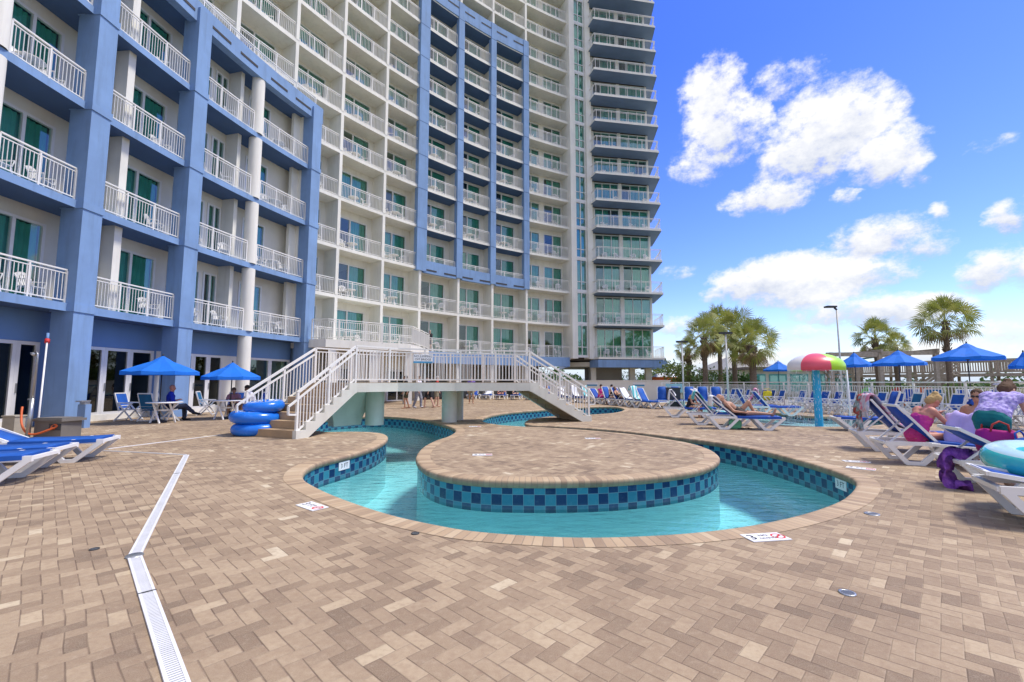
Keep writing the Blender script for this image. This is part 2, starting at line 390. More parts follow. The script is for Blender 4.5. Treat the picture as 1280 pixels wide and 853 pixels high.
def tile_mat():
    m, nt, bs = new_mat('checker_tile')
    uv = nt.n('ShaderNodeTexCoord').outputs['UV']; co = nt.n('ShaderNodeTexCoord').outputs['Object']
    s = nt.n('ShaderNodeSeparateXYZ', None, Vector=uv); T = .155
    x = nt.m('DIVIDE', s.outputs[0], T); y = nt.m('DIVIDE', s.outputs[1], T)
    i = nt.m('FLOOR', x); j = nt.m('FLOOR', y); fx = nt.m('SUBTRACT', x, i); fy = nt.m('SUBTRACT', y, j)
    ck = nt.m('ROUND', nt.m('MODULO', nt.m('ADD', nt.m('ADD', i, j), 400.0), 2.0))
    rv = nt.n('ShaderNodeTexWhiteNoise', dict(noise_dimensions='2D'), Vector=nt.n('ShaderNodeCombineXYZ', None, X=i, Y=j).outputs[0]).outputs['Value']
    mott = nt.noise(co, 22, 4, .7)
    a = nt.ramp(nt.m('ADD', nt.m('MULTIPLY', rv, .6), nt.m('MULTIPLY', mott, .4)), [(.1, (.018, .155, .24)), (.9, (.045, .255, .33))])
    b = nt.ramp(nt.m('ADD', nt.m('MULTIPLY', rv, .6), nt.m('MULTIPLY', mott, .4)), [(.1, (.005, .024, .085)), (.9, (.012, .05, .14))])
    col = nt.mix(ck, a, b)
    ed = nt.m('MINIMUM', nt.m('MINIMUM', fx, nt.m('SUBTRACT', 1.0, fx)), nt.m('MINIMUM', fy, nt.m('SUBTRACT', 1.0, fy)))
    jn = nt.n('ShaderNodeMapRange', None, Value=ed, i1=.012, i2=.03).outputs[0]
    col = nt.mix(nt.m('MULTIPLY', nt.m('SUBTRACT', 1.0, jn), .8), col, c4((.16, .32, .38)))
    wl_ = nt.n('ShaderNodeMapRange', None, Value=s.outputs[1], i1=.27, i2=.35).outputs[0]
    col = nt.mix(nt.m('MULTIPLY', wl_, nt.m('MULTIPLY', nt.noise(co, 9, 4, .7), .28)), col, c4((.30, .42, .44)))
    lime = nt.m('MULTIPLY', nt.m('SUBTRACT', nt.noise(co, 11, 5, .7), .55, clamp=True), 1.0, clamp=True)
    col = nt.mix(nt.m('MULTIPLY', lime, .45), col, c4((.35, .5, .55)))
    nt.put(bs.inputs['Base Color'], col); bs.inputs['Roughness'].default_value = .22
    nt.put(bs.inputs['Normal'], nt.n('ShaderNodeBump', None, Strength=.35, Distance=.004, Height=nt.m('ADD', jn, nt.m('MULTIPLY', mott, .2))))
    return m
def water_mat(name, tint, rip=.35, scale=4.0):
    m, nt, bs = new_mat(name); t = m.node_tree; t.nodes.remove(bs); out = [n for n in t.nodes if n.type == 'OUTPUT_MATERIAL'][0]
    co = nt.n('ShaderNodeTexCoord').outputs['Object']
    mp = nt.n('ShaderNodeMapping', None, Vector=co); mp.inputs['Rotation'].default_value = (0, 0, R_(25)); mp.inputs['Scale'].default_value = (1, 2.2, 1)
    h = nt.m('ADD', nt.m('MULTIPLY', nt.noise(mp.outputs[0], scale, 3, .55), 1.0), nt.m('MULTIPLY', nt.noise(co, scale*4.5, 2, .5), .22))
    calm = nt.noise(co, .8, 2, .5)
    bp = nt.n('ShaderNodeBump', None, Strength=nt.m('MULTIPLY_ADD', calm, rip*1.2, rip*.3), Distance=.07, Height=h)
    tr = nt.n('ShaderNodeBsdfTransparent', None, Color=c4(tint))
    gl = nt.n('ShaderNodeBsdfGlossy', None, Roughness=.03, Normal=bp.outputs[0])
    fr = nt.n('ShaderNodeFresnel', None, IOR=1.33, Normal=bp.outputs[0])
    mx = nt.n('ShaderNodeMixShader', None, i0=fr.outputs[0], i1=tr.outputs[0], i2=gl.outputs[0])
    nt.put(out.inputs['Surface'], mx)
    return m
def glass_mat(name, tint, refl=(.8, .95, .95), base=.08, rough=.02, wav=.0):
    m, nt, bs = new_mat(name); t = m.node_tree; t.nodes.remove(bs); out = [n for n in t.nodes if n.type == 'OUTPUT_MATERIAL'][0]
    co = nt.n('ShaderNodeTexCoord').outputs['Object']
    bp = nt.n('ShaderNodeBump', None, Strength=.06, Distance=.02, Height=nt.noise(co, 1.2, 1, .5))
    tr = nt.n('ShaderNodeBsdfTransparent', None, Color=c4(tint))
    gl = nt.n('ShaderNodeBsdfGlossy', None, Color=c4(refl), Roughness=rough, Normal=bp.outputs[0])
    fr = nt.m('ADD', nt.n('ShaderNodeFresnel', None, IOR=1.5, Normal=bp.outputs[0]).outputs[0], base, clamp=True)
    fr = nt.m('MULTIPLY', fr, nt.m('SUBTRACT', 1.0, nt.n('ShaderNodeNewGeometry').outputs['Backfacing']))     # inner face of a pane
    mx = nt.n('ShaderNodeMixShader', None, i0=fr, i1=tr.outputs[0], i2=gl.outputs[0])
    nt.put(out.inputs['Surface'], mx)
    return m
def stripe_mat(name, cols, scale, axis=0, rough=.8, bump=.2):
    m, nt, bs = new_mat(name); co = nt.n('ShaderNodeTexCoord').outputs['Object']
    s = nt.n('ShaderNodeSeparateXYZ', None, Vector=co)
    st = nt.m('ROUND', nt.m('MODULO', nt.m('FLOOR', nt.m('ADD', nt.m('MULTIPLY', s.outputs[axis], scale), 1000.0)), 2.0))
    col = nt.mix(st, c4(cols[0]), c4(cols[1])); nt.put(bs.inputs['Base Color'], col); bs.inputs['Roughness'].default_value = rough
    return m
def blotch_mat(name, stops, scale, rough=.8, detail=4, bump=0.0):
    m, nt, bs = new_mat(name); co = nt.n('ShaderNodeTexCoord').outputs['Object']
    z = nt.noise(co, scale, detail, .6); nt.put(bs.inputs['Base Color'], nt.ramp(z, stops)); bs.inputs['Roughness'].default_value = rough
    if bump: nt.put(bs.inputs['Normal'], nt.n('ShaderNodeBump', None, Strength=bump, Distance=.02, Height=z))
    return m
def leaf_mat(name, stops, scale=2.5):
    m = blotch_mat(name, stops, scale, .55, 3)
    m.node_tree.nodes['Principled BSDF'].inputs['Subsurface Weight'].default_value = 0.0
    nt = NT(m.node_tree); bs = m.node_tree.nodes['Principled BSDF']; out = [n for n in m.node_tree.nodes if n.type == 'OUTPUT_MATERIAL'][0]
    tl = nt.n('ShaderNodeBsdfTranslucent', None, Color=bs.inputs['Base Color'].links[0].from_socket)
    mx = nt.n('ShaderNodeMixShader', None, i0=.3, i1=bs.outputs[0], i2=tl.outputs[0]); nt.put(out.inputs['Surface'], mx)
    return m
def curtain_mat():
    m, nt, bs = new_mat('teal_curtain'); co = nt.n('ShaderNodeTexCoord').outputs['Object']
    z = nt.noise(co, 1.2, 2, .5); nt.put(bs.inputs['Base Color'], nt.ramp(z, [(.3, (.05, .275, .22)), (.7, (.095, .40, .33))]))
    bs.inputs['Roughness'].default_value = .75
    return m

M_pav = paver_mat(); M_cop = coping_mat(); M_tile = tile_mat()
M_plas = mat('pool_plaster', (.54, .80, .82), .7, .05, 2)
M_wat = water_mat('pool_water', (.62, .92, .95), .42, 3.0)
M_kwat = water_mat('shallow_water', (.80, .95, .97), .45, 5.0)
M_blue = mat('blue_stucco', (.205, .335, .56), .85, .08, .6, .25, 120, dirt=.34)
M_bluedk = mat('deep_blue_stucco', (.16, .29, .53), .85, .04, .7, .15, 120, dirt=.05)
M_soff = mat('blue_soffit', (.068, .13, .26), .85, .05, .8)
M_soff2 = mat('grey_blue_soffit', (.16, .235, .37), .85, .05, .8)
M_cream = mat('cream_stucco', (.80, .78, .695), .85, .06, .5, .15, 140, dirt=.2)
M_cream2 = mat('warm_white_stucco', (.82, .80, .72), .85, .05, .5, .15, 140, dirt=.18)
M_tan = mat('tan_stucco', (.74, .715, .63), .85, .05, .6, dirt=.08)
M_rail = mat('white_painted_metal', (.79, .77, .715), .4, .03, 2)
M_frame = mat('white_window_frame', (.76, .76, .75), .45, .03, 2)
M_glass = glass_mat('tinted_glass', (.84, .955, .92), (.78, .93, .92), .10)
M_tglass = glass_mat('tower_glass', (.78, .96, .91), (.68, .95, .90), .17)
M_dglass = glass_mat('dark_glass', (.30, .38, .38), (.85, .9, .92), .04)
M_cglass = glass_mat('clear_glass', (.80, .90, .90), (.8, .9, .95), .02)
M_curt = curtain_mat()
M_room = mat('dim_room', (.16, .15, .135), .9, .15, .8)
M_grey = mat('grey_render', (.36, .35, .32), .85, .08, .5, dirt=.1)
M_white = mat('white_plastic', (.82, .815, .79), .38, .03, 3, dirt=.03)
M_wcloth = mat('white_cloth', (.80, .81, .84), .9, .03, 5)
M_bsling = mat('blue_sling', (.012, .10, .52), .7, .08, 6, .2, 300)
M_bsling2 = mat('mid_blue_sling', (.016, .135, .56), .7, .08, 6, .2, 300)
M_tsling = mat('faded_teal_sling', (.015, .17, .36), .7, .08, 6, .2, 300)
M_canopy = mat('blue_canvas', (.010, .20, .80), .75, .07, 3, .2, 200)
def translucent(m, f=.35):
    nt = NT(m.node_tree); bs = m.node_tree.nodes['Principled BSDF']; out = [n for n in m.node_tree.nodes if n.type == 'OUTPUT_MATERIAL'][0]
    tl = nt.n('ShaderNodeBsdfTranslucent', None, Color=bs.inputs['Base Color'].links[0].from_socket)
    nt.put(out.inputs['Surface'], nt.n('ShaderNodeMixShader', None, i0=f, i1=bs.outputs[0], i2=tl.outputs[0]))
translucent(M_canopy, .22); translucent(M_bsling, .25); translucent(M_bsling2, .25); translucent(M_tsling, .25)
M_tube = mat('blue_vinyl', (.012, .17, .70), .25, .05, 3)
M_dark = mat('dark_metal', (.03, .03, .032), .45, .1, 3)
M_steel = mat('galvanised_steel', (.45, .46, .46), .35, .1, 4, metal=.8)
M_pole = mat('pale_lamp_pole', (.62, .61, .57), .5, .05, 3)
M_tread = mat('tan_step_coating', (.42, .29, .165), .8, .08, 3, .2, 90)
M_stucco = mat('bridge_stucco', (.66, .645, .56), .85, .06, 1.2, .15, 90, dirt=.14)
M_drain = mat('white_drain_plastic', (.74, .74, .74), .5, .04, 5, dirt=.08)
M_slot = mat('dark_slot', (.05, .05, .052), .8, .1, 3)
M_sign = mat('white_sign_face', (.80, .80, .80), .5, .03, 4)
M_black = mat('black_print', (.02, .02, .025), .6, .1, 4)
M_red = mat('red_print', (.60, .03, .03), .6, .1, 4)
M_signblue = mat('blue_print', (.05, .28, .48), .6, .1, 4)
M_wood = blotch_mat('weathered_wood', [(.3, (.30, .25, .19)), (.7, (.47, .40, .32))], 6, .85)
M_trunk = blotch_mat('palm_bark', [(.3, (.09, .065, .045)), (.7, (.23, .17, .12))], 14, .9, 5, .8)
M_frond = leaf_mat('palm_frond', [(.25, (.17, .23, .04)), (.5, (.31, .34, .075)), (.8, (.50, .44, .16))], 1.6)
M_frdead = leaf_mat('dead_palm_frond', [(.3, (.20, .14, .06)), (.7, (.38, .27, .13))], 2.2)
M_leaf = leaf_mat('shrub_leaf', [(.25, (.06, .11, .03)), (.6, (.14, .19, .05)), (.85, (.27, .26, .09))], 1.0)
M_leafd = leaf_mat('hedge_leaf', [(.25, (.035, .09, .025)), (.6, (.08, .15, .035)), (.85, (.15, .20, .06))], .8)
M_grass = leaf_mat('dune_grass_blade', [(.25, (.10, .11, .03)), (.6, (.19, .18, .06)), (.85, (.32, .27, .12))], .8)

# ---------------------------------------------------------------- ground, deck, river pool
RIVER = [(396, 526), (440, 521.5), (480, 520.5), (520, 523.5), (550, 529.5), (566, 534.5), (571, 539), (562, 545.5), (546, 551), (531, 559), (522.5, 570), (525, 579), (536, 587.5),
         (560, 594.5), (600, 599), (650, 600.6), (710, 600.5), (770, 598.5), (830, 593.5), (870, 587), (891, 579.5), (897, 571.5), (886, 562.5), (862, 554.5), (830, 548.8), (790, 543.2),
         (740, 538.6), (690, 535.2), (650, 533.3), (620, 531), (602, 526.5), (607, 521.3), (628, 516.8), (660, 513.6), (700, 510.8), (740, 508.6), (768, 508.8), (781, 511.8),
         (770, 516.0), (735, 518.8), (700, 520.2), (678, 522), (662, 525), (657, 529), (665, 531.6), (690, 532.6), (740, 535.4), (790, 540), (840, 545.8), (890, 552), (945, 561.5), (1000, 575), (1045, 588.5), (1073, 602),
         (1062, 621), (1025, 638), (960, 654.5), (880, 666), (790, 672), (700, 672.5), (600, 666), (540, 656.5), (480, 642.5), (420, 622), (386, 606), (375.5, 596), (382, 585.5), (402, 576.5),
         (440, 567), (468, 558), (482, 549.5), (481, 544), (468, 541), (440, 540), (404, 540), (385, 535)]
riv = smooth_closed([G(x, y).to_2d() for x, y in RIVER], .06)
KID = [(829, 507.5), (870, 504.5), (930, 511), (1000, 519.2), (1060, 520.5), (1105, 524), (1110, 529.5), (1075, 533.2), (1000, 533), (945, 527.5), (880, 516), (845, 511.8)]
kidp = smooth_closed([G(x, y).to_2d() for x, y in KID], .2)
WAT = -.41

def fill_holes(name, outer, holes, z, m):
    bm = bmesh.new(); ed = []
    for lp in [outer]+holes:
        vs = [bm.verts.new((p[0], p[1], z)) for p in lp]
        for i in range(len(vs)): ed.append(bm.edges.new((vs[i], vs[(i+1) % len(vs)])))
    bmesh.ops.triangle_fill(bm, use_beauty=True, use_dissolve=False, edges=ed, normal=(0, 0, 1))
    for f in bm.faces:
        if f.normal.z < 0: f.normal_flip()
    me = bpy.data.meshes.new(name); bm.to_mesh(me); bm.free(); me.materials.append(m)
    o = bpy.data.objects.new(name, me); COL.objects.link(o); return o
def normals2d(lp):
    n = len(lp); out = []
    ar = sum(lp[i][0]*lp[(i+1) % n][1]-lp[(i+1) % n][0]*lp[i][1] for i in range(n)); sg = 1 if ar > 0 else -1
    for i in range(n):
        d = lp[(i+1) % n]-lp[i-1]; d.normalize(); out.append(Vector((d.y, -d.x))*sg)      # pointing out of the water
    return out
def pool(lp, zw, wallname, floorz, wat, wm, tile, cop_w=.23, rim='pool_coping', wname='pool_water', tile_h=.355):
    n = len(lp); nr = normals2d(lp); L = [0]
    for i in range(n): L.append(L[-1]+(lp[(i+1) % n]-lp[i]).length)
    # bull-nosed brick edge
    prof = [(cop_w, .004, 0), (.03, .006, cop_w-.03), (-.012, .002, cop_w+.01), (-.034, -.018, cop_w+.045), (-.038, -.05, cop_w+.075), (-.030, -.085, cop_w+.11), (-.004, -.11, cop_w+.145)]
    mb = MB()
    for i in range(n):
        for (o, z, _) in prof: mb.v.append((lp[i].x+nr[i].x*o, lp[i].y+nr[i].y*o, z))
    K = len(prof)
    for i in range(n):
        j = (i+1) % n; u0, u1 = L[i], L[i+1]
        for k in range(K-1):
            mb.face([i*K+k, i*K+k+1, j*K+k+1, j*K+k], 0, [(u0, prof[k][2]), (u0, prof[k+1][2]), (u1, prof[k+1][2]), (u1, prof[k][2])], sm=True)
    struct(mb.build(rim, M_cop))
    wb = MB(); zs = [-.10, -.10-tile_h, floorz]
    for i in range(n):
        for z in zs: wb.v.append((lp[i].x, lp[i].y, z))
    for i in range(n):
        j = (i+1) % n
        for k in range(2):
            wb.face([i*3+k, i*3+k+1, j*3+k+1, j*3+k], k, [(L[i], -zs[k]-.045), (L[i], -zs[k+1]-.045), (L[i+1], -zs[k+1]-.045), (L[i+1], -zs[k]-.045)], sm=True)
    struct(wb.build(wallname, [tile, M_plas]))
    struct(fill_holes('pool_floor', lp, [], floorz, M_plas))
    struct(fill_holes(wname, lp, [], zw, wm))
pool(riv, WAT, 'pool_wall', -1.15, M_wat, M_wat, M_tile)
pool(kidp, -.14, 'pool_wall', -.32, M_kwat, M_kwat, M_tile, .25, tile_h=.1)
deck = fill_holes('pool_deck', [Vector(p) for p in ((-32, -8), (16.4, -8), (16.6, 12), (14.2, 30), (13.4, 47.5), (-20, 47.5), (-32, 20))], [riv, kidp], 0, M_pav); struct(deck)
M_sand = blotch_mat('sandy_ground', [(.3, (.12, .13, .05)), (.5, (.19, .18, .09)), (.7, (.30, .26, .18))], .25, .95, 6)
struct(fill_holes('ground', [Vector(p) for p in ((-1500, -1500), (1500, -1500), (1500, 1500), (-1500, 1500))],
       [[Vector(p) for p in ((-32, -8), (16.4, -8), (16.6, 12), (14.2, 30), (13.4, 47.5), (-20, 47.5), (-32, 20))]], -.02, M_sand))

# ---------------------------------------------------------------- trench drain, floor drains, depth markers
def drain_line(name, label, pts, w, grp=None):
    t = thing(name, label, 'drain', (pts[0][0], pts[0][1], 0), 0, grp); o0 = Vector((pts[0][0], pts[0][1], 0))
    for a, b in zip(pts[:-1], pts[1:]):
        a, b = Vector((a[0], a[1], 0))-o0, Vector((b[0], b[1], 0))-o0; d = (b-a).normalized(); nn = Vector((-d.y, d.x, 0)); L = (b-a).length
        f = MB(); up = Vector((0, 0, .006))
        for s_ in (-1, 1): f.bar(a+nn*(w*.41*s_)+up, b+nn*(w*.41*s_)+up, w*.18, .012)
        f.build('drain_channel', M_drain, t)
        g = MB(); n = max(4, int(L/.022))
        if w > .06:
            for k in range(n):
                c = a+d*(L*(k+.5)/n); g.bar(c-nn*(w*.32)+Vector((0, 0, .0055)), c+nn*(w*.32)+Vector((0, 0, .0055)), .013, .009)
        else: g.bar(a+Vector((0, 0, .004)), b+Vector((0, 0, .004)), w*.6, .01)
        g.build('grating', M_drain, t)
        s2 = MB(); s2.bar(a+Vector((0, 0, -.004)), b+Vector((0, 0, -.004)), w*.98, .014); s2.build('drain_bed', M_slot, t)
    return t
pA, pB, pC = G(233, 569.5), G(168, 696), G(226, 868)
dirc = (pC-pB).normalized(); pC = pB+dirc*2.6
d1 = drain_line('trench_drain', 'wide white slotted trench drain bending across the pavers in the foreground', [pA, pB, pC], .090)
jt = MB()
jt.lathe([(0, .0145), (.058, .0145), (.062, .008)], 16, (0, 0, 0)); jt.build('corner_cap', M_steel, d1, pB-Vector((pA.x, pA.y, 0)))
for f_ in (.2, .62):
    q = MB(); c = (pA.lerp(pB, .35) if f_ < .5 else pB.lerp(pC, .34)); nn = ((pB-pA) if f_ < .5 else (pC-pB)).normalized(); nn = Vector((-nn.y, nn.x, 0))
    q.bar(-nn*.05+Vector((0, 0, .0125)), nn*.05+Vector((0, 0, .0125)), .012, .004); q.build('joint', M_slot, d1, c-Vector((pA.x, pA.y, 0)))
drain_line('trench_drain', 'thin white drain strip running from the trench drain towards the hotel wall', [G(233, 569), G(122, 563.5)], .035)
drain_line('trench_drain', 'thin white drain strip running diagonally towards the stack of blue tubes', [G(135, 561.5), G(276, 544)], .035)
def round_drain(px, py, label, r=.05, dark=False):
    p = G(px, py); t = thing('floor_drain', label, 'drain', p, 0, 'round floor drains in the pavers')
    mb = MB(); mb.lathe([(r, .001), (r, .008), (r*.72, .008), (r*.72, .004)], 20); mb.build('rim', M_slot if dark else M_steel, t)
    g = MB(); g.lathe([(0, .003), (r*.72, .003)], 16); g.build('drain_bed', M_slot, t)
    g = MB()
    for k in range(-2, 3): g.bar((-r*.66, k*r*.24, .0055), (r*.66, k*r*.24, .0055), r*.1, .004)
    g.build('grating', M_steel, t)
round_drain(1059, 742, 'round grey drain in the bare pavers right of the depth marker')
round_drain(1090, 643, 'round grey drain close to the right end of the pool', .07)
round_drain(519, 667.5, 'small dark round drain beside the left front pool edge', .038, True)
round_drain(118, 687, 'small dark stain left of the bend in the trench drain', .035, True)  # stain on the pavers, built with the round drain shape
def marker(c, ux, uy, label, kind):
    """floor tile with depth writing"""
    ux, uy = Vector(ux).normalized(), Vector(uy).normalized(); c = Vector(c)
    mb = MB(); W, H = (.19, .095)
    pts = [c+ux*(W*a)+uy*(H*b)+Vector((0, 0, z)) for z in (.002, .009) for a, b in ((-1, -1), (1, -1), (1, 1), (-1, 1))]
    b = mb.vs(pts)
    for f in ((4, 5, 6, 7), (0, 1, 5, 4), (1, 2, 6, 5), (2, 3, 7, 6), (3, 0, 4, 7)): mb.face([b+i for i in f])
    z0 = c+Vector((0, 0, .009))
    if kind == 'both':
        text_into(mb, '3', .155, z0-ux*.13, ux, uy, 1); text_into(mb, 'NO', .06, z0+uy*.035, ux, uy, 1); text_into(mb, 'DIVING', .048, z0-uy*.035, ux, uy, 1)
        rc = z0+ux*.125
    elif kind == '3ft':
        text_into(mb, '3', .14, z0-ux*.13, ux, uy, 1); text_into(mb, 'FT', .10, z0-ux*.01, ux, uy, 1); rc = z0+ux*.125
    else: rc = None
    if rc is not None:
        n = 24; b = mb.vs([rc+(ux*cos(2*pi*k/n)+uy*sin(2*pi*k/n))*r+Vector((0, 0, .0015)) for r in (.047, .063) for k in range(n)])
        for k in range(n): mb.face([b+k, b+n+k, b+n+(k+1) % n, b+(k+1) % n], 2)
        mb.bar(rc+(ux+uy)*.035+Vector((0, 0, .001)), rc-(ux+uy)*.035+Vector((0, 0, .001)), .013, .002, 2)
        mb.bar(rc-ux*.03-uy*.006+Vector((0, 0, .0006)), rc+ux*.03+uy*.012+Vector((0, 0, .0006)), .014, .001, 1)
    o = mb.build('depth_marker', [M_sign, M_black, M_red]); tag(o, label, 'sign', 'depth markers around the pool')
marker(G(957, 672.5), (1, .16, 0), (-.16, 1, 0), 'white floor tile reading 3 NO DIVING at the front pool edge', 'both')
marker(G(390, 633.5), (.78, -.62, 0), (.62, .78, 0), 'white floor tile reading 3 FT beside the left bend of the pool', '3ft')
marker(G(1076, 586), (.72, -.69, 0), (.69, .72, 0), 'white floor tile nearest the right bend of the pool', '3ft')
marker(G(1070, 577.5), (.95, -.3, 0), (.3, .95, 0), 'white floor tile just behind the one at the right bend', 'both')
marker(G(603, 569), (1, .05, 0), (-.05, 1, 0), 'white floor tile on the left of the paved island', '3ft')
marker(G(741, 548.5), (1, .05, 0), (-.05, 1, 0), 'white floor tile at the back of the paved island below the stairs', '3ft')
marker(G(594, 533.5), (1, .05, 0), (-.05, 1, 0), 'white floor tile on the neck of paving under the bridge', '3ft')
def wall_marker(px, py, label):
    best = None; nr = normals2d(riv)
    for i, p in enumerate(riv):
        x, y = project((p.x, p.y, -.2)); e = (x-px)**2+(y-py)**2
        if nr[i].dot(Vector((p.x, p.y))) < 0: continue
        if best is None or e < best[0]: best = (e, i)
    i = best[1]; p = riv[i]; n_ = nr[i]; inn = Vector((-n_.x, -n_.y, 0)); ux = Vector((0, 0, 1)).cross(inn)
    mb = MB(); c = Vector((p.x, p.y, -.19))+inn*.012; w, h = .155, .075
    b = mb.vs([c+ux*(w*a)+Vector((0, 0, h*q))+inn*d for d in (-.02, 0) for a, q in ((-1, -1), (1, -1), (1, 1), (-1, 1))])
    for f in ((4, 5, 6, 7), (0, 1, 5, 4), (1, 2, 6, 5), (2, 3, 7, 6), (3, 0, 4, 7)): mb.face([b+k for k in f])
    text_into(mb, '3 FT', .12, c, ux, (0, 0, 1), 1)
    o = mb.build('depth_marker', [M_sign, M_black]); tag(o, label, 'sign', 'depth markers around the pool')
wall_marker(427, 575, 'white 3 FT tile set in the checkered pool wall on the left')
wall_marker(1053, 602, 'white 3 FT tile set in the shaded pool wall on the right')
# ================================================================ HOTEL
CM, RM = (24.03, 5.62), 42.6            # main concave facade: centre of the arc and radius of the fin fronts
CW, RW = (22.08, 12.52), 36.11          # blue wing
LV = [0, 3.85, 7.15, 10.45, 13.82, 17.05]+[17.05+2.8*k for k in range(1, 14)]      # floor levels
ORD = ['ground', 'first', 'second', 'third', 'fourth', 'fifth', 'sixth', 'seventh', 'eighth', 'ninth', 'tenth', 'eleventh', 'twelfth', 'thirteenth', 'fourteenth', 'fifteenth', 'sixteenth', 'seventeenth']
def pol(C, r, a, z=0): return Vector((C[0]+r*cos(a), C[1]+r*sin(a), z))
def D2(x): return R_(x)

def railing_mesh(pts, h=1.07, sp=.115, post=1.6, lowrail=.09, name='railing', pst=.05, bal=.017, ends=True):
    """white metal balustrade along a polyline (points at floor height)"""
    mb = MB(); pts = [Vector(p) for p in pts]; up = Vector((0, 0, 1))
    for a, b in zip(pts[:-1], pts[1:]):
        mb.bar(a+up*h, b+up*h, .06, .045); mb.bar(a+up*(h-.11), b+up*(h-.11), .03, .03); mb.bar(a+up*lowrail, b+up*lowrail, .035, .035)
    L = [0]
    for a, b in zip(pts[:-1], pts[1:]): L.append(L[-1]+(b-a).length)
    def at(t):
        for i in range(len(pts)-1):
            if t <= L[i+1]+1e-9:
                f = (t-L[i])/max(1e-9, L[i+1]-L[i]); return pts[i].lerp(pts[i+1], f), (pts[i+1]-pts[i]).normalized()
        return pts[-1], (pts[-1]-pts[-2]).normalized()
    n = max(1, round(L[-1]/post))
    for k in range(n+1):
        p, d = at(L[-1]*k/n); mb.box(p+up*(h/2-.012), (pst, pst, h-.03), atan2(d.y, d.x))
    n = max(2, round(L[-1]/sp))
    for k in range(1, n):
        p, d = at(L[-1]*k/n); mb.box(p+up*((h-.11+lowrail)/2), (bal, bal, h-.11-lowrail), atan2(d.y, d.x))
    return mb

def door_meshes(w, h, mull=1, fw=.09, open_frac=None):
    """sliding door: frame, pane, curtain in local coords (x along wall, y outward, z up)"""
    f = MB()
    f.box((-w/2+fw/2, 0, h/2), (fw, .12, h)); f.box((w/2-fw/2, 0, h/2), (fw, .12, h))
    f.box((0, 0, h-fw/2), (w-2*fw, .12, fw)); f.box((0, 0, fw*.4), (w-2*fw, .12, fw*.8))
    for k in range(mull):
        x = -w/2+w*(k+1)/(mull+1); f.box((x, .012, h/2), (fw*1.1, .10, h-2*fw))
    g = MB(); g.box((0, 0, h/2), (w-2*fw+.01, .012, h-2*fw+.02))
    return f, g
def curtain_mesh(x0, x1, h, y=-.13):
    c = MB(); n = max(8, int((x1-x0)/.035))
    b = c.vs([(x0+(x1-x0)*k/n, y+.035*sin(k*1.25)+.015*sin(k*.47), z) for k in range(n+1) for z in (.08, h-.1)])
    for k in range(n): c.face([b+2*k, b+2*k+2, b+2*k+3, b+2*k+1], sm=True)
    return c
class Bank:
    """meshes made once and shared"""
    d = {}
def shared(key, fn, mats, name, parent, loc, rz=0):
    if key in Bank.d:
        o = bpy.data.objects.new(name, Bank.d[key]); COL.objects.link(o)
    else:
        o = fn().build(name, mats); Bank.d[key] = o.data
    o.parent = parent; o.location = loc; o.rotation_euler = (0, 0, rz); return o
def sliding_door(parent, C, r, a, z, w, h, dark=0, mull=1, glass=None, curtain=True, vis=True, key=''):
    """door facing the centre of the arc"""
    p = pol(C, r, a, z); rz = a+pi/2             # local +y points to the centre
    key = (round(w, 2), round(h, 2), mull)
    fr = shared(('df',)+key, lambda: door_meshes(w, h, mull)[0], M_frame, 'sliding_door', parent, p, rz)
    shared(('dg', glass.name if glass else '')+key, lambda: door_meshes(w, h, mull)[1], glass or M_glass, 'glass_pane', fr, (0, 0, 0))
    if curtain:
        # +x local runs to the left seen from the deck
        if dark == 0: xs = (-w/2+.1, w/2-.1)
        elif dark == 1: xs = (-w/2+.1, -.02)
        else: xs = (-w/2+.1, w/2-.45)
        shared(('dc', dark)+key, lambda: curtain_mesh(xs[0], xs[1], h), M_curt, 'curtain', fr, (0, 0, 0))
    return fr

CHAIR = {}
def balcony_chair_mesh():
    mb = MB()
    for sx in (-1, 1):
        mb.bar((.19*sx+.04*sx, .22, 0), (.19*sx, .17, .42), .045, .04); mb.bar((.2*sx+.04*sx, -.26, 0), (.18*sx, -.18, .42), .045, .04)
        mb.bar((.25*sx, .2, .62), (.24*sx, -.22, .64), .055, .025); mb.bar((.25*sx, .2, .61), (.21*sx, .18, .42), .045, .03); mb.bar((.24*sx, -.2, .63), (.22*sx, -.2, .42), .04, .03)
    mb.box((0, 0, .425), (.43, .42, .03))
    for k in range(7):
        x = -.18+.06*k; mb.bar((x, -.19, .44), (x*1.12, -.31, .80), .034, .02)
    pts = [(-.23+.46*k/8, -.30-.015*sin(pi*k/8), .76+.10*sin(pi*k/8)) for k in range(9)]
    for a, b in zip(pts[:-1], pts[1:]): mb.bar(a, b, .03, .085)
    return mb
def balcony_table_mesh():
    mb = MB(); mb.lathe([(0, .70), (.36, .70), (.38, .68), (.36, .66), (0, .66)], 18)
    for k in range(4):
        a = pi/4+pi/2*k; mb.bar((.10*cos(a), .10*sin(a), .66), (.30*cos(a), .30*sin(a), 0), .05, .04)
    return mb
def bchair(loc, rz, label, tbl=False):
    k = 'tbl' if tbl else 'chair'
    if k not in CHAIR:
        o = (balcony_table_mesh() if tbl else balcony_chair_mesh()).build('balcony_table' if tbl else 'plastic_chair', M_white); CHAIR[k] = o.data
    else:
        o = bpy.data.objects.new('balcony_table' if tbl else 'plastic_chair', CHAIR[k]); COL.objects.link(o)
    o.location = loc; o.rotation_euler = (0, 0, rz)
    tag(o, label, 'table' if tbl else 'chair', 'small white tables on the balconies' if tbl else 'white plastic chairs on the balconies')
    return o

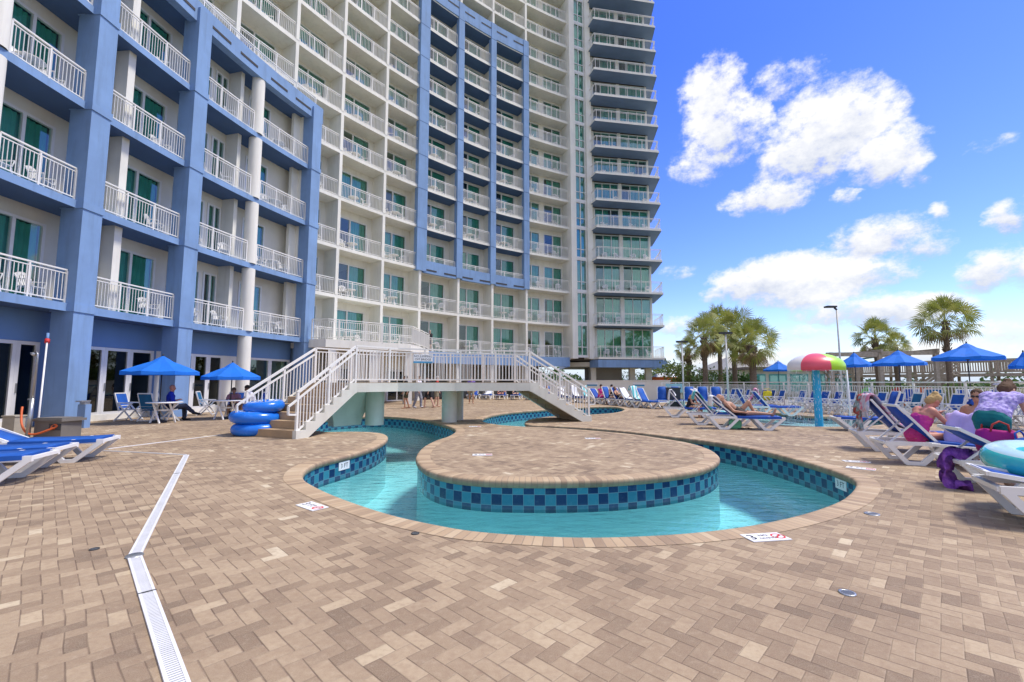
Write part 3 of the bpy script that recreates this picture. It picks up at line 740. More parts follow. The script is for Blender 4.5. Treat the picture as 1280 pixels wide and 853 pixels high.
# ---------------------------------------------------------------- main block
hotel = thing('hotel_building', 'tall concave cream hotel block with a blue framed middle section and white balcony railings', 'hotel')
FINS = [181.0, 176.1, 171.1, 166.2, 161.2, 156.2, 151.30, 146.64, 141.73, 137.19, 132.07, 127.23, 122.10, 115.33]
FINS = [R_(a) for a in FINS]; NF = len(FINS)-1
DEP = 1.35; BLUE = range(9, 12); TOPL = 16
BNAME = {6: 'first cream bay past the blue wing', 7: 'second cream bay past the blue wing', 8: 'cream bay left of the blue frame', 9: 'left column inside the blue frame',
         10: 'middle column inside the blue frame', 11: 'right column inside the blue frame', 12: 'wide bay beside the stair glass', 5: 'cream bay above the wing roof', 4: 'leftmost cream bay above the wing'}
def lowest(b): return 5 if b < 6 else 1
for L in range(1, TOPL+1):
    z = LV[L]; b0 = 0 if L >= 5 else 5
    sl = MB()
    for b in range(b0, NF):
        blue_under = b in BLUE and 4 <= L <= 11
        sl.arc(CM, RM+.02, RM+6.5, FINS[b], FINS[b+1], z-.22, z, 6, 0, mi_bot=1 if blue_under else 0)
    sl.build('floor_slab', [M_cream, M_soff], hotel)
for i, a in enumerate(FINS):
    blue_z = (10.15, 35.2) if 9 <= i <= 12 else None
    wb = MB(); da = .11/RM; z0 = 0 if i >= 6 else 16.7
    if i == NF: continue
    if i >= 9: z0 = 0
    for L in range(0, TOPL):
        if LV[L+1] <= z0+.5: continue
        wb.arc(CM, RM, RM+DEP, a+da, a-da, LV[L] + (0 if L else 0), LV[L+1]-.22, 1)
    wb.build('partition', M_cream, hotel)
    if blue_z:
        cb = MB(); wl = (.42, .30, .30, .34)[i-9]; wr = (.50, .30, .28, .26)[i-9]
        cb.arc(CM, RM-.12, RM+.30, a+wl/RM, a-wr/RM, blue_z[0], blue_z[1], 2)
        cb.build('column', M_blue, hotel)
        gb = MB()
        for L in range(4, 12): gb.arc(CM, RM-.126, RM-.1, a+wl/RM, a-wr/RM, LV[L]-.30, LV[L]-.25, 2)
        gb.build('joint', M_soff, hotel)
# blue bands closing the frame below and above, with scupper slots
for (z0, z1, nm) in ((10.05, 11.05, 'blue_band'), (33.75, 35.2, 'blue_band')):
    for b in BLUE:
        mb = MB(); mb.arc(CM, RM-.08, RM+.14, FINS[b]-.3/RM, FINS[b+1]+.28/RM, z0, z1, 6); mb.build(nm, M_blue, hotel)
        for f0, f1 in ((.08, .40), (.60, .92)):
            mb = MB()
            a0 = FINS[b]+(FINS[b+1]-FINS[b])*f0; a1 = FINS[b]+(FINS[b+1]-FINS[b])*f1
            zz = z0+.18 if z0 < 20 else z0+.75
            mb.arc(CM, RM-.10, RM-.07, a0, a1, zz, zz+.13, 3); mb.build('scupper', M_slot, hotel)
stuffR = MB(); cnt = 0
for b in range(NF):
    a0, a1 = FINS[b], FINS[b+1]; mid = (a0+a1)/2; width = (a0-a1)*RM
    for L in range(lowest(b), TOPL):
        z = LV[L]; H = LV[L+1]-LV[L]-.22; vis = seen(pol(CM, RM, mid, z+1), 90) and (b >= 4)
        rr = RM+.10
        isb = b in BLUE and 3 <= L <= 10
        e0, e1 = (.34, .34) if isb else (.13, .13)
        rl = [pol(CM, rr, a0-e0/RM+(a1+e1/RM-a0+e0/RM)*k/5, z+.003) for k in range(6)]
        if vis:
            ctr = pol(CM, rr, mid, 0)
            key = ('rl', b, isb)
            o = shared(key, lambda: railing_mesh([p-Vector((0, 0, z)) for p in rl], 1.07, .12, 1.25), M_rail, 'railing', hotel, (0, 0, z)); cnt += 1
        else:
            m2 = railing_mesh(rl, 1.07, .24, 1.25); bb = stuffR.vs(m2.v)
            for f in m2.f: stuffR.face([bb+i for i in f])
        # door wall: solid cream to the right of each door
        if b == 12:
            spans = [(.08, .47, 1, 2.3), (.56, .98, 1, 2.5)]
        else: spans = [(.10, .86, 1, 2.2)]
        hd = min(2.62, H-.12); wb = MB(); edges = [0.0]
        for (s0, s1, _, _) in spans: edges += [s0, s1]
        edges.append(1.0)
        for k in range(0, len(edges), 2):
            wb.arc(CM, RM+DEP, RM+DEP+.2, a0+(a1-a0)*edges[k], a0+(a1-a0)*edges[k+1], z, z+H, 2)
        for (s0, s1, _, _) in spans:
            wb.arc(CM, RM+DEP, RM+DEP+.2, a0+(a1-a0)*s0, a0+(a1-a0)*s1, z+hd, z+H, 3)
        if vis: wb.build('door_wall', M_cream, hotel)
        else:
            o = wb.build('door_wall', M_cream, hotel)
        if vis:
            for q, (s0, s1, mull, _) in enumerate(spans):
                ad = a0+(a1-a0)*(s0+s1)/2; wd = (a0-a1)*RM*(s1-s0)*1.03
                rnd = random.Random(b*37+L*5+q).random()
                dk = 1 if rnd < .28 or (isb and rnd < .6) else 0
                if dk == 0 and rnd > .78: dk = 2
                if b == 9 and L == 1: dk = 1
                sliding_door(hotel, CM, RM+DEP+.02, ad, z, wd, hd, dk, mull, M_glass)
            # furniture
            rn = random.Random(b*11+L*3); fl = ORD[L]
            spots = [(.24, 'left'), (.66, 'right')] if b != 12 else [(.16, 'leftmost'), (.42, 'middle'), (.78, 'rightmost')]
            for q, (fr, nm) in enumerate(spots):
                if rn.random() < (.12 if L < 9 else .4): continue
                aa = a0+(a1-a0)*(fr+rn.uniform(-.04, .04))
                lab = f'{nm} white chair, {fl} floor balcony, {BNAME[b]}'
                bchair(pol(CM, RM+.62+rn.uniform(0, .2), aa, z+.004), aa+pi/2+rn.uniform(-.9, .9), lab)
            if L < 7 and b != 12:
                aa = a0+(a1-a0)*.45
                bchair(pol(CM, RM+.85, aa, z+.004), 0, f'small white table, {fl} floor balcony, {BNAME[b]}', True)
o = stuffR.build('railing', M_rail, hotel); tag(o, None, None, None, 'stuff')
# rooms behind, roof, ground floor of the block
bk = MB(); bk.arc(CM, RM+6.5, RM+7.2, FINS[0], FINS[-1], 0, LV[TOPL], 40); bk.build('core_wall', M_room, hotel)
rf = MB(); rf.arc(CM, RM-.05, RM+7.2, FINS[0], FINS[-1], LV[TOPL]+.003, LV[TOPL]+.9, 40); rf.build('roof', M_cream, hotel)
pv = MB()
for b in range(4, NF):
    a0 = FINS[b+1]
    pv.arc(CM, RM+DEP+.21, RM+6.49, a0+.1/RM, a0-.1/RM, 3.75 if b >= 5 else 16.95, LV[TOPL]-.25, 1)
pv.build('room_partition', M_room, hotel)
# ground floor: cream wall and dark openings under the first bays, open walkway under the others
gw = MB()
gw.arc(CM, RM+1.0, RM+1.25, FINS[6], FINS[9], 0, 3.62, 12); gw.build('ground_wall', M_cream2, hotel)
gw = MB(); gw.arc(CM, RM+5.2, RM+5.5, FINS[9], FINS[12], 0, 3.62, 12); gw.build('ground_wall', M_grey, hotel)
for fa, wd, hh in ((.18, 1.6, 2.3), (.42, 2.2, 2.4), (.70, 1.3, 2.2), (.88, 1.8, 2.3)):
    aa = FINS[6]+(FINS[9]-FINS[6])*fa
    f, g = door_meshes(wd, hh, 1); fr = f.build('glazed_door', M_frame, hotel, pol(CM, RM+.94, aa, .0)); fr.rotation_euler = (0, 0, aa+pi/2)
    g.build('glass_pane', M_dglass, fr)
    mb = MB(); mb.box((0, -.05, hh/2), (wd-.1, .02, hh-.1)); mb.build('dark_backing', M_room, fr)  # dark sheet over the wall; the unlit room is put into its colour
bd = MB(); bd.arc(CM, RM-.14, RM+.2, FINS[9], FINS[13]+.2/RM, 2.92, 3.82, 20); bd.build('blue_band', M_blue, hotel)
sf = MB(); sf.arc(CM, RM+.2, RM+6.4, FINS[9], FINS[13], 3.05, 3.20, 20); sf.build('walkway_ceiling', M_tan, hotel)
for i in range(9, 13):
    for r in (RM+.5,):
        cb = MB(); cb.lathe([(.26, 0), (.26, 3.05)], 16); cb.build('column', M_cream2, hotel, pol(CM, r, FINS[i]-.2/RM))
# pier, glazed stair strip, pier (between the last bay and the corner tower)
A1, A2, A3, A4 = FINS[13], R_(114.55), R_(112.75), R_(111.9)
pr = MB(); pr.arc(CM, RM-.45, RM+DEP+.3, A1+.05/RM, A2, 3.72, LV[TOPL]+1, 1); pr.build('pier', M_cream2, hotel)
pr = MB(); pr.arc(CM, RM-.45, RM+.6, A3, A4, 3.72, LV[TOPL]+1, 1); pr.build('pier', M_cream2, hotel)
for L in range(1, TOPL):
    z0, z1 = LV[L], LV[L+1]; w = (A2-A3)*RM; am = (A2+A3)/2; p = pol(CM, RM-.1, am, z0)
    def fr_():
        f = MB(); H = z1-z0
        f.box((0, 0, .12), (w, .2, .24)); f.box((0, 0, H-.06), (w, .16, .12)); f.box((0, 0, 1.05), (w, .10, .07))
        for x in (-w/2+.05, w/2-.05, 0): f.box((x, .012, H/2+.06), (.08, .12, H-.25))
        return f
    def gl_(): g = MB(); g.box((0, -.02, (z1-z0)/2), (w-.05, .012, z1-z0-.2)); return g
    k = round(z1-z0, 2)
    fr = shared(('sf', k), fr_, M_frame, 'stair_window', hotel, p, am+pi/2); shared(('sg', k), gl_, M_tglass, 'glass_pane', fr, (0, 0, 0))
    if random.random() < .75: shared(('sc', k), lambda: curtain_mesh(-w/2+.08, w/2-.08, z1-z0, -.3), M_curt, 'curtain', fr, (0, 0, 0))
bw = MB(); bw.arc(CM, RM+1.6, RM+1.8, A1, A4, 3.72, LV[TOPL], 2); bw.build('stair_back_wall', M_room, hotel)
# terrace in front of the lowest bays
terr = [AT(386, 25.4), AT(404, 25.2), AT(512, 28.6), AT(535, 33.5)]
tpoly = [tuple(p.to_2d()) for p in terr]+[tuple(pol(CM, RM+.9, FINS[9]).to_2d()), tuple(pol(CM, RM+.9, FINS[8]).to_2d()), tuple(pol(CM, RM+.9, FINS[7]).to_2d()), tuple(pol(CM, RM+.9, FINS[6]).to_2d())]
mb = MB(); mb.prism(tpoly, 3.38, 3.84); mb.build('terrace', M_cream2, hotel)
mb = railing_mesh([Vector((p.x, p.y, 3.845)) for p in terr[0:1]]+[p+Vector((.05, .1, 3.845)) for p in terr[1:3]]+[terr[3]+Vector((0, 0, 3.845))], 1.15, .125, 1.6, pst=.06, bal=.026); mb.build('railing', M_rail, hotel)
mb = MB(); q = terr[1].lerp(terr[2], .62); mb.box((q.x, q.y+.1, 4.4), (.16, .16, 1.3), .5); mb.build('railing_post', M_rail, hotel)
tw = MB(); d = (terr[2]-terr[1]).normalized()
tw.prism([tuple((terr[1]+Vector((.1, .15, 0))).to_2d()), tuple((terr[1]+d*.5+Vector((0, .15, 0))).to_2d()), tuple((terr[1]+d*.5+Vector((-.2, 1.2, 0))).to_2d()), tuple((terr[1]+Vector((-.3, 1.2, 0))).to_2d())], 0, 3.28)
tw.build('terrace_pier', M_cream2, hotel)
tw = MB(); tw.box((terr[2].x-.3, terr[2].y+.6, 1.64), (.5, .5, 3.28), .4); tw.build('terrace_pier', M_cream2, hotel)
tw = MB(); m_ = terr[1].lerp(terr[2], .5); tw.box((m_.x, m_.y+.6, 1.64), (.5, .5, 3.28), .5); tw.build('terrace_pier', M_cream2, hotel)

# ---------------------------------------------------------------- blue wing
wing = thing('hotel_wing', 'low blue hotel wing with square blue columns and four rows of balconies', 'hotel wing')
WB = [R_(a) for a in (193.0, 187.0, 181.35, 176.88, 170.52, 164.9, 158.94)]     # column axes; square, round alternately
SQ = [0, 0, 0, 1, 1, 0, 1]
LW = [0, 3.92, 7.32, 10.72, 14.12, 17.42]; WTOP = 17.42; WD = 1.6
for L in range(1, 6):
    z = LW[L]; mb = MB()
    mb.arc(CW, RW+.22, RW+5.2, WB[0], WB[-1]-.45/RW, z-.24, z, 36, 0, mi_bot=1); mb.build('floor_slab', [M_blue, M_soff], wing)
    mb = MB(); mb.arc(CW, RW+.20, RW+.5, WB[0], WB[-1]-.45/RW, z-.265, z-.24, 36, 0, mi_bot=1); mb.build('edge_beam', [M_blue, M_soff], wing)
mb = MB(); mb.arc(CW, RW+.12, RW+.5, WB[0], WB[-1]-.5/RW, WTOP-.35, WTOP+.62, 36, 0); mb.build('parapet', M_blue, wing)
for b in range(2, 6):
    for f0, f1 in ((.12, .42), (.58, .88)):
        mb = MB(); mb.arc(CW, RW+.10, RW+.14, WB[b]+(WB[b+1]-WB[b])*f0, WB[b]+(WB[b+1]-WB[b])*f1, WTOP-.02, WTOP+.10, 3); mb.build('scupper', M_slot, wing)
mb = railing_mesh([pol(CW, RW+.55, WB[0]+(WB[-1]-.3/RW-WB[0])*k/24, WTOP+.003) for k in range(25)], 1.35, .12, 1.5); mb.build('railing', M_rail, wing)
for i, a in enumerate(WB):
    if SQ[i]:
        mb = MB(); mb.arc(CW, RW, RW+.75, a+.33/RW, a-.33/RW, 0, WTOP+.3, 2); c = mb.build('column', [M_blue], wing)
        for L in range(1, 5):
            mb = MB(); mb.arc(CW, RW-.035, RW+.78, a+.36/RW, a-.36/RW, LW[L]-.27, LW[L]-.02, 2); mb.build('column_band', M_blue, wing)
    else:
        for L in range(0, 5):
            z0 = LW[L]+(.002 if L else 0); mb = MB(); mb.lathe([(.30, 0), (.30, LW[L+1]-.265-z0)], 20); mb.build('column', M_cream2, wing, pol(CW, RW+.44, a, z0))
for b in range(0, len(WB)-1):
    a0, a1 = WB[b], WB[b+1]; fl = None
    for L in range(1, 5):
        z = LW[L]; H = LW[L+1]-z-.24
        e0 = .36 if SQ[b] else .30; e1 = .36 if SQ[b+1] else .30
        rl = [pol(CW, RW+.32, a0-e0/RW+(a1+e1/RW-a0+e0/RW)*k/5, 0) for k in range(6)]
        shared(('wr', b), lambda: railing_mesh(rl, 1.07, .115, 1.15), M_rail, 'railing', wing, (0, 0, z+.003))
        # back wall: pattern of doors per bay
        if b == 3: spans = [(.47, .97)]
        elif b == 2: spans = [(.36, .985)]
        elif b == 4: spans = [(.12, .55), (.60, .80)]
        elif b == 5: spans = [(.14, .50)]
        else: spans = [(.1, .6)]
        wb = MB(); ed = [0.0]
        for s in spans: ed += list(s)
        ed.append(1.0); hd = 2.72
        rr = RW+WD
        for k in range(0, len(ed), 2): wb.arc(CW, rr, rr+.2, a0+(a1-a0)*ed[k], a0+(a1-a0)*ed[k+1], z, z+H, 3)
        for s in spans: wb.arc(CW, rr, rr+.2, a0+(a1-a0)*s[0], a0+(a1-a0)*s[1], z+hd, z+H, 3)
        wb.build('door_wall', M_tan, wing)
        for q, s in enumerate(spans):
            rn = random.Random(b*7+L*3+q).random()
            sliding_door(wing, CW, rr+.02, a0+(a1-a0)*(s[0]+s[1])/2, z, (a0-a1)*rr*(s[1]-s[0])*1.02, hd, 1 if (rn < .12 or (b == 4 and L == 1 and q == 1)) else 0, 1, M_glass)
        # partitions
        pb = MB()
        if b == 3:
            am = a0+(a1-a0)*.36; pb.arc(CW, RW+.55, rr, am+.14/RW, am-.14/RW, z, z+H, 1)
            am2 = a0+(a1-a0)*.24; pb.arc(CW, RW+1.1, rr, am2+.35/RW, am2-.2/RW, z, z+H, 1)
        elif b == 5:
            am = a0+(a1-a0)*.93; pb.arc(CW, RW+.76, rr, am+.1/RW, am-.1/RW, z, z+H, 1)
            pb.arc(CW, RW+.95, RW+1.15, a0+(a1-a0)*.78, am+.1/RW, z, z+H-.0, 2)
        elif b == 2:
            am = a0+(a1-a0)*.06; pb.arc(CW, RW+.8, rr, am+.1/RW, am-.1/RW, z, z+H, 1)
        elif b == 4:
            am = a0+(a1-a0)*.84; pb.arc(CW, RW+.85, rr, am+.1/RW, am-.1/RW, z, z+H, 1)
        elif b < 2:
            am = a0+(a1-a0)*.5; pb.arc(CW, RW+.9, rr, am+.1/RW, am-.1/RW, z, z+H, 1)
        if pb.v: pb.build('partition', M_cream, wing)
        nm = {2: 'beside the left square blue column', 3: 'between the two left blue columns', 4: 'left of the round column', 5: 'right of the round column'}.get(b)
        if nm and seen(pol(CW, RW, (a0+a1)/2, z+1), 60):
            rnn = random.Random(b*5+L); sp = [(.30, 'left'), (.72, 'right')] if b != 3 else [(.14, 'left'), (.80, 'right')]
            for fr, sd_ in sp:
                aa = a0+(a1-a0)*fr; bchair(pol(CW, RW+.95, aa, z+.004), aa+pi/2+rnn.uniform(-.8, .8), f'{sd_} white chair, {ORD[L]} floor wing balcony {nm}')
            if b == 5 or (b == 2 and L == 3):
                bchair(pol(CW, RW+1.0, a0+(a1-a0)*.5, z+.004), 0, f'small white table, {ORD[L]} floor wing balcony {nm}', True)
    # ground floor: blue lintel wall and glazed doors
    rr = RW+1.35; gl = MB(); zt = 2.7
    gl.arc(CW, rr, rr+.2, a0, a1, zt, 3.678, 5); gl.build('lintel_wall', M_bluedk, wing)
    s0, s1, nd = {2: (.30, .97, 3), 3: (.26, .97, 3), 4: (.26, .90, 3), 5: (.30, .99, 2)}.get(b, (.15, .85, 3))
    for q0_, q1_ in ((0, s0), (s1, 1)):
        sw = MB(); sw.arc(CW, rr, rr+.2, a0+(a1-a0)*q0_, a0+(a1-a0)*q1_, 0, zt, 2); sw.build('ground_wall', M_cream2 if b >= 4 else M_bluedk, wing)
    pl = MB(); pl.arc(CW, rr-.05, rr+.15, a0+(a1-a0)*s0, a0+(a1-a0)*s1, 0, .22, 4); pl.build('plinth', M_cream2, wing)
    for k in range(nd):
        t0, t1 = s0+(s1-s0)*k/nd, s0+(s1-s0)*(k+1)/nd; wd = (a0-a1)*rr*(t1-t0)*.995; am = a0+(a1-a0)*(t0+t1)/2
        f, g = door_meshes(wd, zt-.23, 0, .11); fr = f.build('glazed_door', M_frame, wing, pol(CW, rr+.02, am, .22)); fr.rotation_euler = (0, 0, am+pi/2)
        g.build('glass_pane', M_dglass if b < 5 else M_glass, fr)
        hb = MB(); hb.bar((wd/2-.07, .08, .85), (wd/2-.07, .08, 1.15), .03, .03); hb.build('handle', M_steel, fr)
    fl_ = MB(); fl_.arc(CW, rr+.2, RW+5.2, a0, a1, .004, .05, 4); fl_.build('room_floor', M_room, wing)
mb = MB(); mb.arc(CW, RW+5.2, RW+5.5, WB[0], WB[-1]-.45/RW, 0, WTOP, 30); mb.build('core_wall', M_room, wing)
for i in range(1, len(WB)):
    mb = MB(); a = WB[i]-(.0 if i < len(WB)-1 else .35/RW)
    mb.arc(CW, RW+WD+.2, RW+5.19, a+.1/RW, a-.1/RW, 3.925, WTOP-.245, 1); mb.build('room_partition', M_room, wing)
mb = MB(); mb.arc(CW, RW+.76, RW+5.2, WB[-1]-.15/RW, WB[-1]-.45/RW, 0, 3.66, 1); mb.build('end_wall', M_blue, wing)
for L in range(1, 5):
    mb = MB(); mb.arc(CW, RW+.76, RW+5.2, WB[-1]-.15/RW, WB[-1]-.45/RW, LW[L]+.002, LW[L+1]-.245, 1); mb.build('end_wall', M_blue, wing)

# ---------------------------------------------------------------- corner tower
tower = thing('hotel_tower', 'glass fronted hotel tower with projecting balcony slabs at the right end of the hotel', 'hotel tower')
WL, WR_ = Vector((8.15, 45.35)), Vector((14.55, 46.35))        # glazed front
slab = [(7.95, 45.2), (8.45, 43.55), (15.35, 44.75), (16.0, 50.0), (14.75, 50.0), (14.6, 46.3)]
body = [(8.15, 45.5), (14.5, 46.5), (15.4, 57), (6, 57), (6, 46.5)]
td = (WR_-WL).normalized(); tn = Vector((td.y, -td.x)); tl = (WR_-WL).length; trz = atan2(td.y, td.x)
for L in range(1, TOPL+1):
    z = LV[L]; H = (LV[L+1]-z) if L < TOPL else 2.8
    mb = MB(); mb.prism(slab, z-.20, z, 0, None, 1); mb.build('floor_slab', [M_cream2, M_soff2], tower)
    mb = MB(); mb.prism(body, z-.24, z-.003); mb.build('inner_floor', M_room, tower)
    if L == TOPL: break
    ins = [Vector((8.06, 45.1, 0)), Vector((8.53, 43.65, 0)), Vector((15.27, 44.83, 0)), Vector((15.85, 49.6, 0))]
    shared(('tr',), lambda: railing_mesh(ins, 1.08, .145, 1.7, pst=.04, bal=.010), M_rail, 'railing', tower, (0, 0, z+.003))
    # piers and two window groups
    segs = [(0.07, .485), (.535, .99)]
    wl = MB()
    for f0, f1 in ((0, .07), (.485, .535), (.99, 1.015)):
        p = WL+td*(tl*(f0+f1)/2); wl.box((p.x, p.y+.1, z+(H-.26)/2), (tl*(f1-f0), .3, H-.26), trz)
    p = WL+td*(tl*.5); wl.box((p.x-tn.x*.12, p.y-tn.y*.12+.1, z+H-.26-.045), (tl, .2, .09), trz)
    wl.build('wall', M_cream2, tower)
    for gi, (f0, f1) in enumerate(segs):
        w = tl*(f1-f0); p = WL+td*(tl*(f0+f1)/2)
        hh = round(H-.34, 2)
        f_, g_ = None, None
        fr = shared(('tf', gi, hh), lambda: door_meshes(w, hh, 2, .06)[0], M_frame, 'window', tower, (p.x, p.y, z), trz+pi)
        shared(('tg', gi, hh), lambda: door_meshes(w, hh, 2, .06)[1], M_tglass, 'glass_pane', fr, (0, 0, 0))
        rn = random.Random(L*3+gi).random(); cov = (-w/2+.05, w/2-.05) if rn < .45 else ((-w/2+.05, w*.15) if rn < .8 else (-w*.1, w/2-.05))
        c = curtain_mesh(cov[0], cov[1], hh, -.25).build('curtain', M_curt, fr)
        if seen((p.x, p.y, z+1), 20):
            for q, nm in enumerate(('left', 'right')):
                if random.Random(L*9+gi*2+q).random() < .72:
                    pp = p+td*(w*(-.22+.5*q))+tn*.75
                    bchair((pp.x, pp.y, z+.004), trz+pi+random.Random(L+q).uniform(-.9, .9), f'{nm} white chair, {ORD[L]} floor tower balcony, {("left","right")[gi]} window group')
# side wall with glazing, core and underside
mb = MB(); mb.prism([(14.42, 46.6), (14.62, 46.6), (15.5, 57), (15.3, 57)], 3.75, LV[TOPL]); mb.build('side_wall', M_cream2, tower)
mb = MB(); mb.prism([(6.2, 51.5), (15, 51.5), (15.2, 51.8), (6.2, 51.8)], 3.75, LV[TOPL]); mb.build('core_wall', M_room, tower)
mb = MB(); mb.prism([(11.2, 46.2), (11.4, 46.2), (11.4, 51.4), (11.2, 51.4)], 3.75, LV[TOPL]-.3); mb.build('room_partition', M_room, tower)
mb = MB(); mb.prism([(7.85, 45.25), (8.38, 43.5), (15.5, 44.72), (16.15, 52.0), (14.9, 52.0), (14.6, 46.3)], 2.85, 3.58); mb.build('blue_band', M_blue, tower)
mb = MB(); mb.prism(body, 3.0, 3.45); mb.build('walkway_ceiling', M_tan, tower)
for (x, y, sx, sy) in ((8.3, 45.9, .5, .5), (12.6, 47.2, .55, .55), (14.3, 47.2, .6, .6), (13.4, 50.5, .5, .5), (9.5, 50.6, 2.6, .3)):
    mb = MB(); mb.box((x, y, 1.5), (sx, sy, 3.0)); mb.build('column', M_cream2 if sx < 1 else M_grey, tower)
mb = MB(); mb.box((10.0, 48.2, 1.5), (3.6, .3, 3.0), .1); mb.build('ground_wall', M_grey, tower)
# ================================================================ BRIDGE
def off_poly(pts, d):
    out = []
    for i, p in enumerate(pts):
        a = pts[max(0, i-1)]; b = pts[min(len(pts)-1, i+1)]
        if 0 < i < len(pts)-1:
            n1 = (p-a).normalized(); n2 = (b-p).normalized(); n1 = Vector((-n1.y, n1.x)); n2 = Vector((-n2.y, n2.x))
            m = (n1+n2).normalized(); out.append(p+m*(d/max(.5, m.dot(n1))))
        else:
            t = (b-a).normalized(); out.append(p+Vector((-t.y, t.x))*d)
    return out
bridge = thing('footbridge', 'white railed footbridge with steps at both ends arching over the lazy river', 'bridge')
BH = 1.38; NW = 2.0
fL, tL = Vector((-5.33, 11.22)), Vector((-4.52, 13.12)); m1 = Vector((-3.62, 14.28)); m2 = Vector((-1.9, 14.95)); tR = Vector((.63, 15.45)); fR = Vector((2.86, 16.28))
near = [tL, m1, m2, tR]
dirL = (tL-fL).normalized(); dirR = (fR-tR).normalized()
far = off_poly([fL, tL, m1, m2, tR, fR], NW); farfL, farm, farfR = far[0], far[1:5], far[5]
for i in range(3):
    mb = MB(); q = [near[i], near[i+1], farm[i+1], farm[i]]
    mb.prism([tuple(p) for p in q], BH-.27, BH); mb.build('deck', [M_stucco], bridge)
    mb = MB(); ins = .04
    mb.prism([tuple(p) for p in q], BH+.002, BH+.012); mb.build('walking_surface', M_tread, bridge)
def stair(foot_n, top_n, foot_f, top_f, n=7):
    rise = BH/n
    for k in range(n):
        a, b = k/n, (k+1)/n
        p = [foot_n.lerp(top_n, a), foot_n.lerp(top_n, b+.02), foot_f.lerp(top_f, b+.02), foot_f.lerp(top_f, a)]
        ins = [p[0].lerp(p[3], .06), p[1].lerp(p[2], .06), p[1].lerp(p[2], .94), p[0].lerp(p[3], .94)]
        z1 = rise*(k+1)-(.004 if k == n-1 else 0)
        mb = MB(); mb.prism([tuple(v) for v in ins], z1-rise if k else 0, z1, 0); mb.build('step', M_tread, bridge)
    for (f, t, o, ot) in ((foot_n, top_n, foot_f, top_f), (foot_f, top_f, foot_n, top_n)):
        # stepped stringer
        ax = (o-f).normalized()*.13; mb = MB(); prof = []
        L = (t-f).length; d = (t-f).normalized()
        prof = [(0, 0), (0, .02)]
        for k in range(n): prof += [(L*k/n, rise*(k+1)+.004), (L*(k+1)/n, rise*(k+1)+.004)]
        prof += [(L, BH-.30), (L-.05, BH-.30), (.38, 0)]
        P3 = [(f+d*s_, z) for s_, z in prof]; m_ = len(P3)
        b = mb.vs([(p.x, p.y, z) for p, z in P3]+[(p.x+ax.x, p.y+ax.y, z) for p, z in P3])
        for i in range(m_): j = (i+1) % m_; mb.face([b+i, b+j, b+m_+j, b+m_+i])
        mb.face([b+i for i in range(m_)]); mb.face([b+m_+i for i in range(m_)][::-1]); mb.build('stringer', M_stucco, bridge)
stair(fL, tL, farfL, farm[0]); stair(fR, tR, farfR, farm[3])
def stair_rail(foot, top, inward, n=7):
    """sloping balustrade with a second handrail"""
    mb = MB(); f = Vector((foot.x, foot.y, 0)); t = Vector((top.x, top.y, BH)); d = (t-f); up = Vector((0, 0, 1)); iw = Vector((inward.x, inward.y, 0)).normalized()
    f = f+iw*.07; t = t+iw*.07; d = t-f; h = d.normalized()
    f0 = f+d*.03
    mb.bar(f0+up*1.10, t+up*1.08, .06, .06); mb.bar(f0+up*.93, t+up*.91, .045, .045); mb.bar(f0+up*.13, t+up*.12, .04, .04)
    flat = Vector((h.x, h.y, 0)).normalized()
    a = f0+up*.93; e = a-flat*.30-up*.30; mb.bar(a, a-flat*.26-up*.17, .045, .045); mb.bar(a-flat*.26-up*.17, a-flat*.26-up*.36, .045, .045); mb.bar(a-flat*.26-up*.36, f0+up*.55, .045, .045)
    nb = 20
    for k in range(1, nb):
        p = f0.lerp(t, k/nb); mb.box(p+up*.52, (.022, .022, .80), atan2(flat.y, flat.x))
    for k in (0, .5, 1):
        p = f0.lerp(t, k); zb = -.0 if k else 0; mb.box((p.x, p.y, p.z+.55-.08*k), (.06, .06, 1.10+.16*k), atan2(flat.y, flat.x))
    return mb.build('stair_railing', M_rail, bridge)
inN = lambda a, b: (b-a)
stair_rail(fL, tL, farfL-fL); stair_rail(farfL, farm[0], fL-farfL); stair_rail(fR, tR, farfR-fR); stair_rail(farfR, farm[3], fR-farfR)
for (ln, sgn) in ((near, 1), (farm, -1)):
    ins = off_poly([fL, tL, m1, m2, tR, fR], .08 if sgn > 0 else NW-.08)[1:5]
    mb = railing_mesh([Vector((p.x, p.y, BH+.012)) for p in ins], 1.08, .118, 1.25, pst=.06, bal=.024)
    mb.build('deck_railing', M_rail, bridge)
for p, r in ((Vector((-2.22, 16.05)), .27), (Vector((-2.05, 17.0)), .22), (Vector((-4.55, 15.0)), .30)):
    mb = MB(); mb.lathe([(r, .003), (r, BH-.272)], 24); mb.build('pillar', M_stucco, bridge, (p.x, p.y, 0))
# flared support under the left landing
mb = MB(); n = 10
a0_, a1_ = farm[0]+Vector((.1, -.2)), farm[1]+Vector((0, -.25))
for k in range(n+1):
    t = k/n; z = .004+(BH-.28)*t; fl = .65*(1-cos(t*pi/2))
    for s in (0, 1):
        c = a0_.lerp(a1_, .15 if s == 0 else .85); w = .5+fl; dd = (a1_-a0_).normalized(); cc = a0_.lerp(a1_, .5)+dd*(w*(-1 if s == 0 else 1)); nn = Vector((dd.y, -dd.x))*(.25+fl*.5)
        mb.v.append((cc.x+nn.x, cc.y+nn.y, z)); mb.v.append((cc.x-nn.x*.3, cc.y-nn.y*.3, z))
for k in range(n):
    p = 4*k; q = p+4
    for (i, j) in ((0, 2), (2, 3), (3, 1), (1, 0)): mb.face([p+i, p+j, q+j, q+i], sm=False)
mb.build('landing_support', M_stucco, bridge)
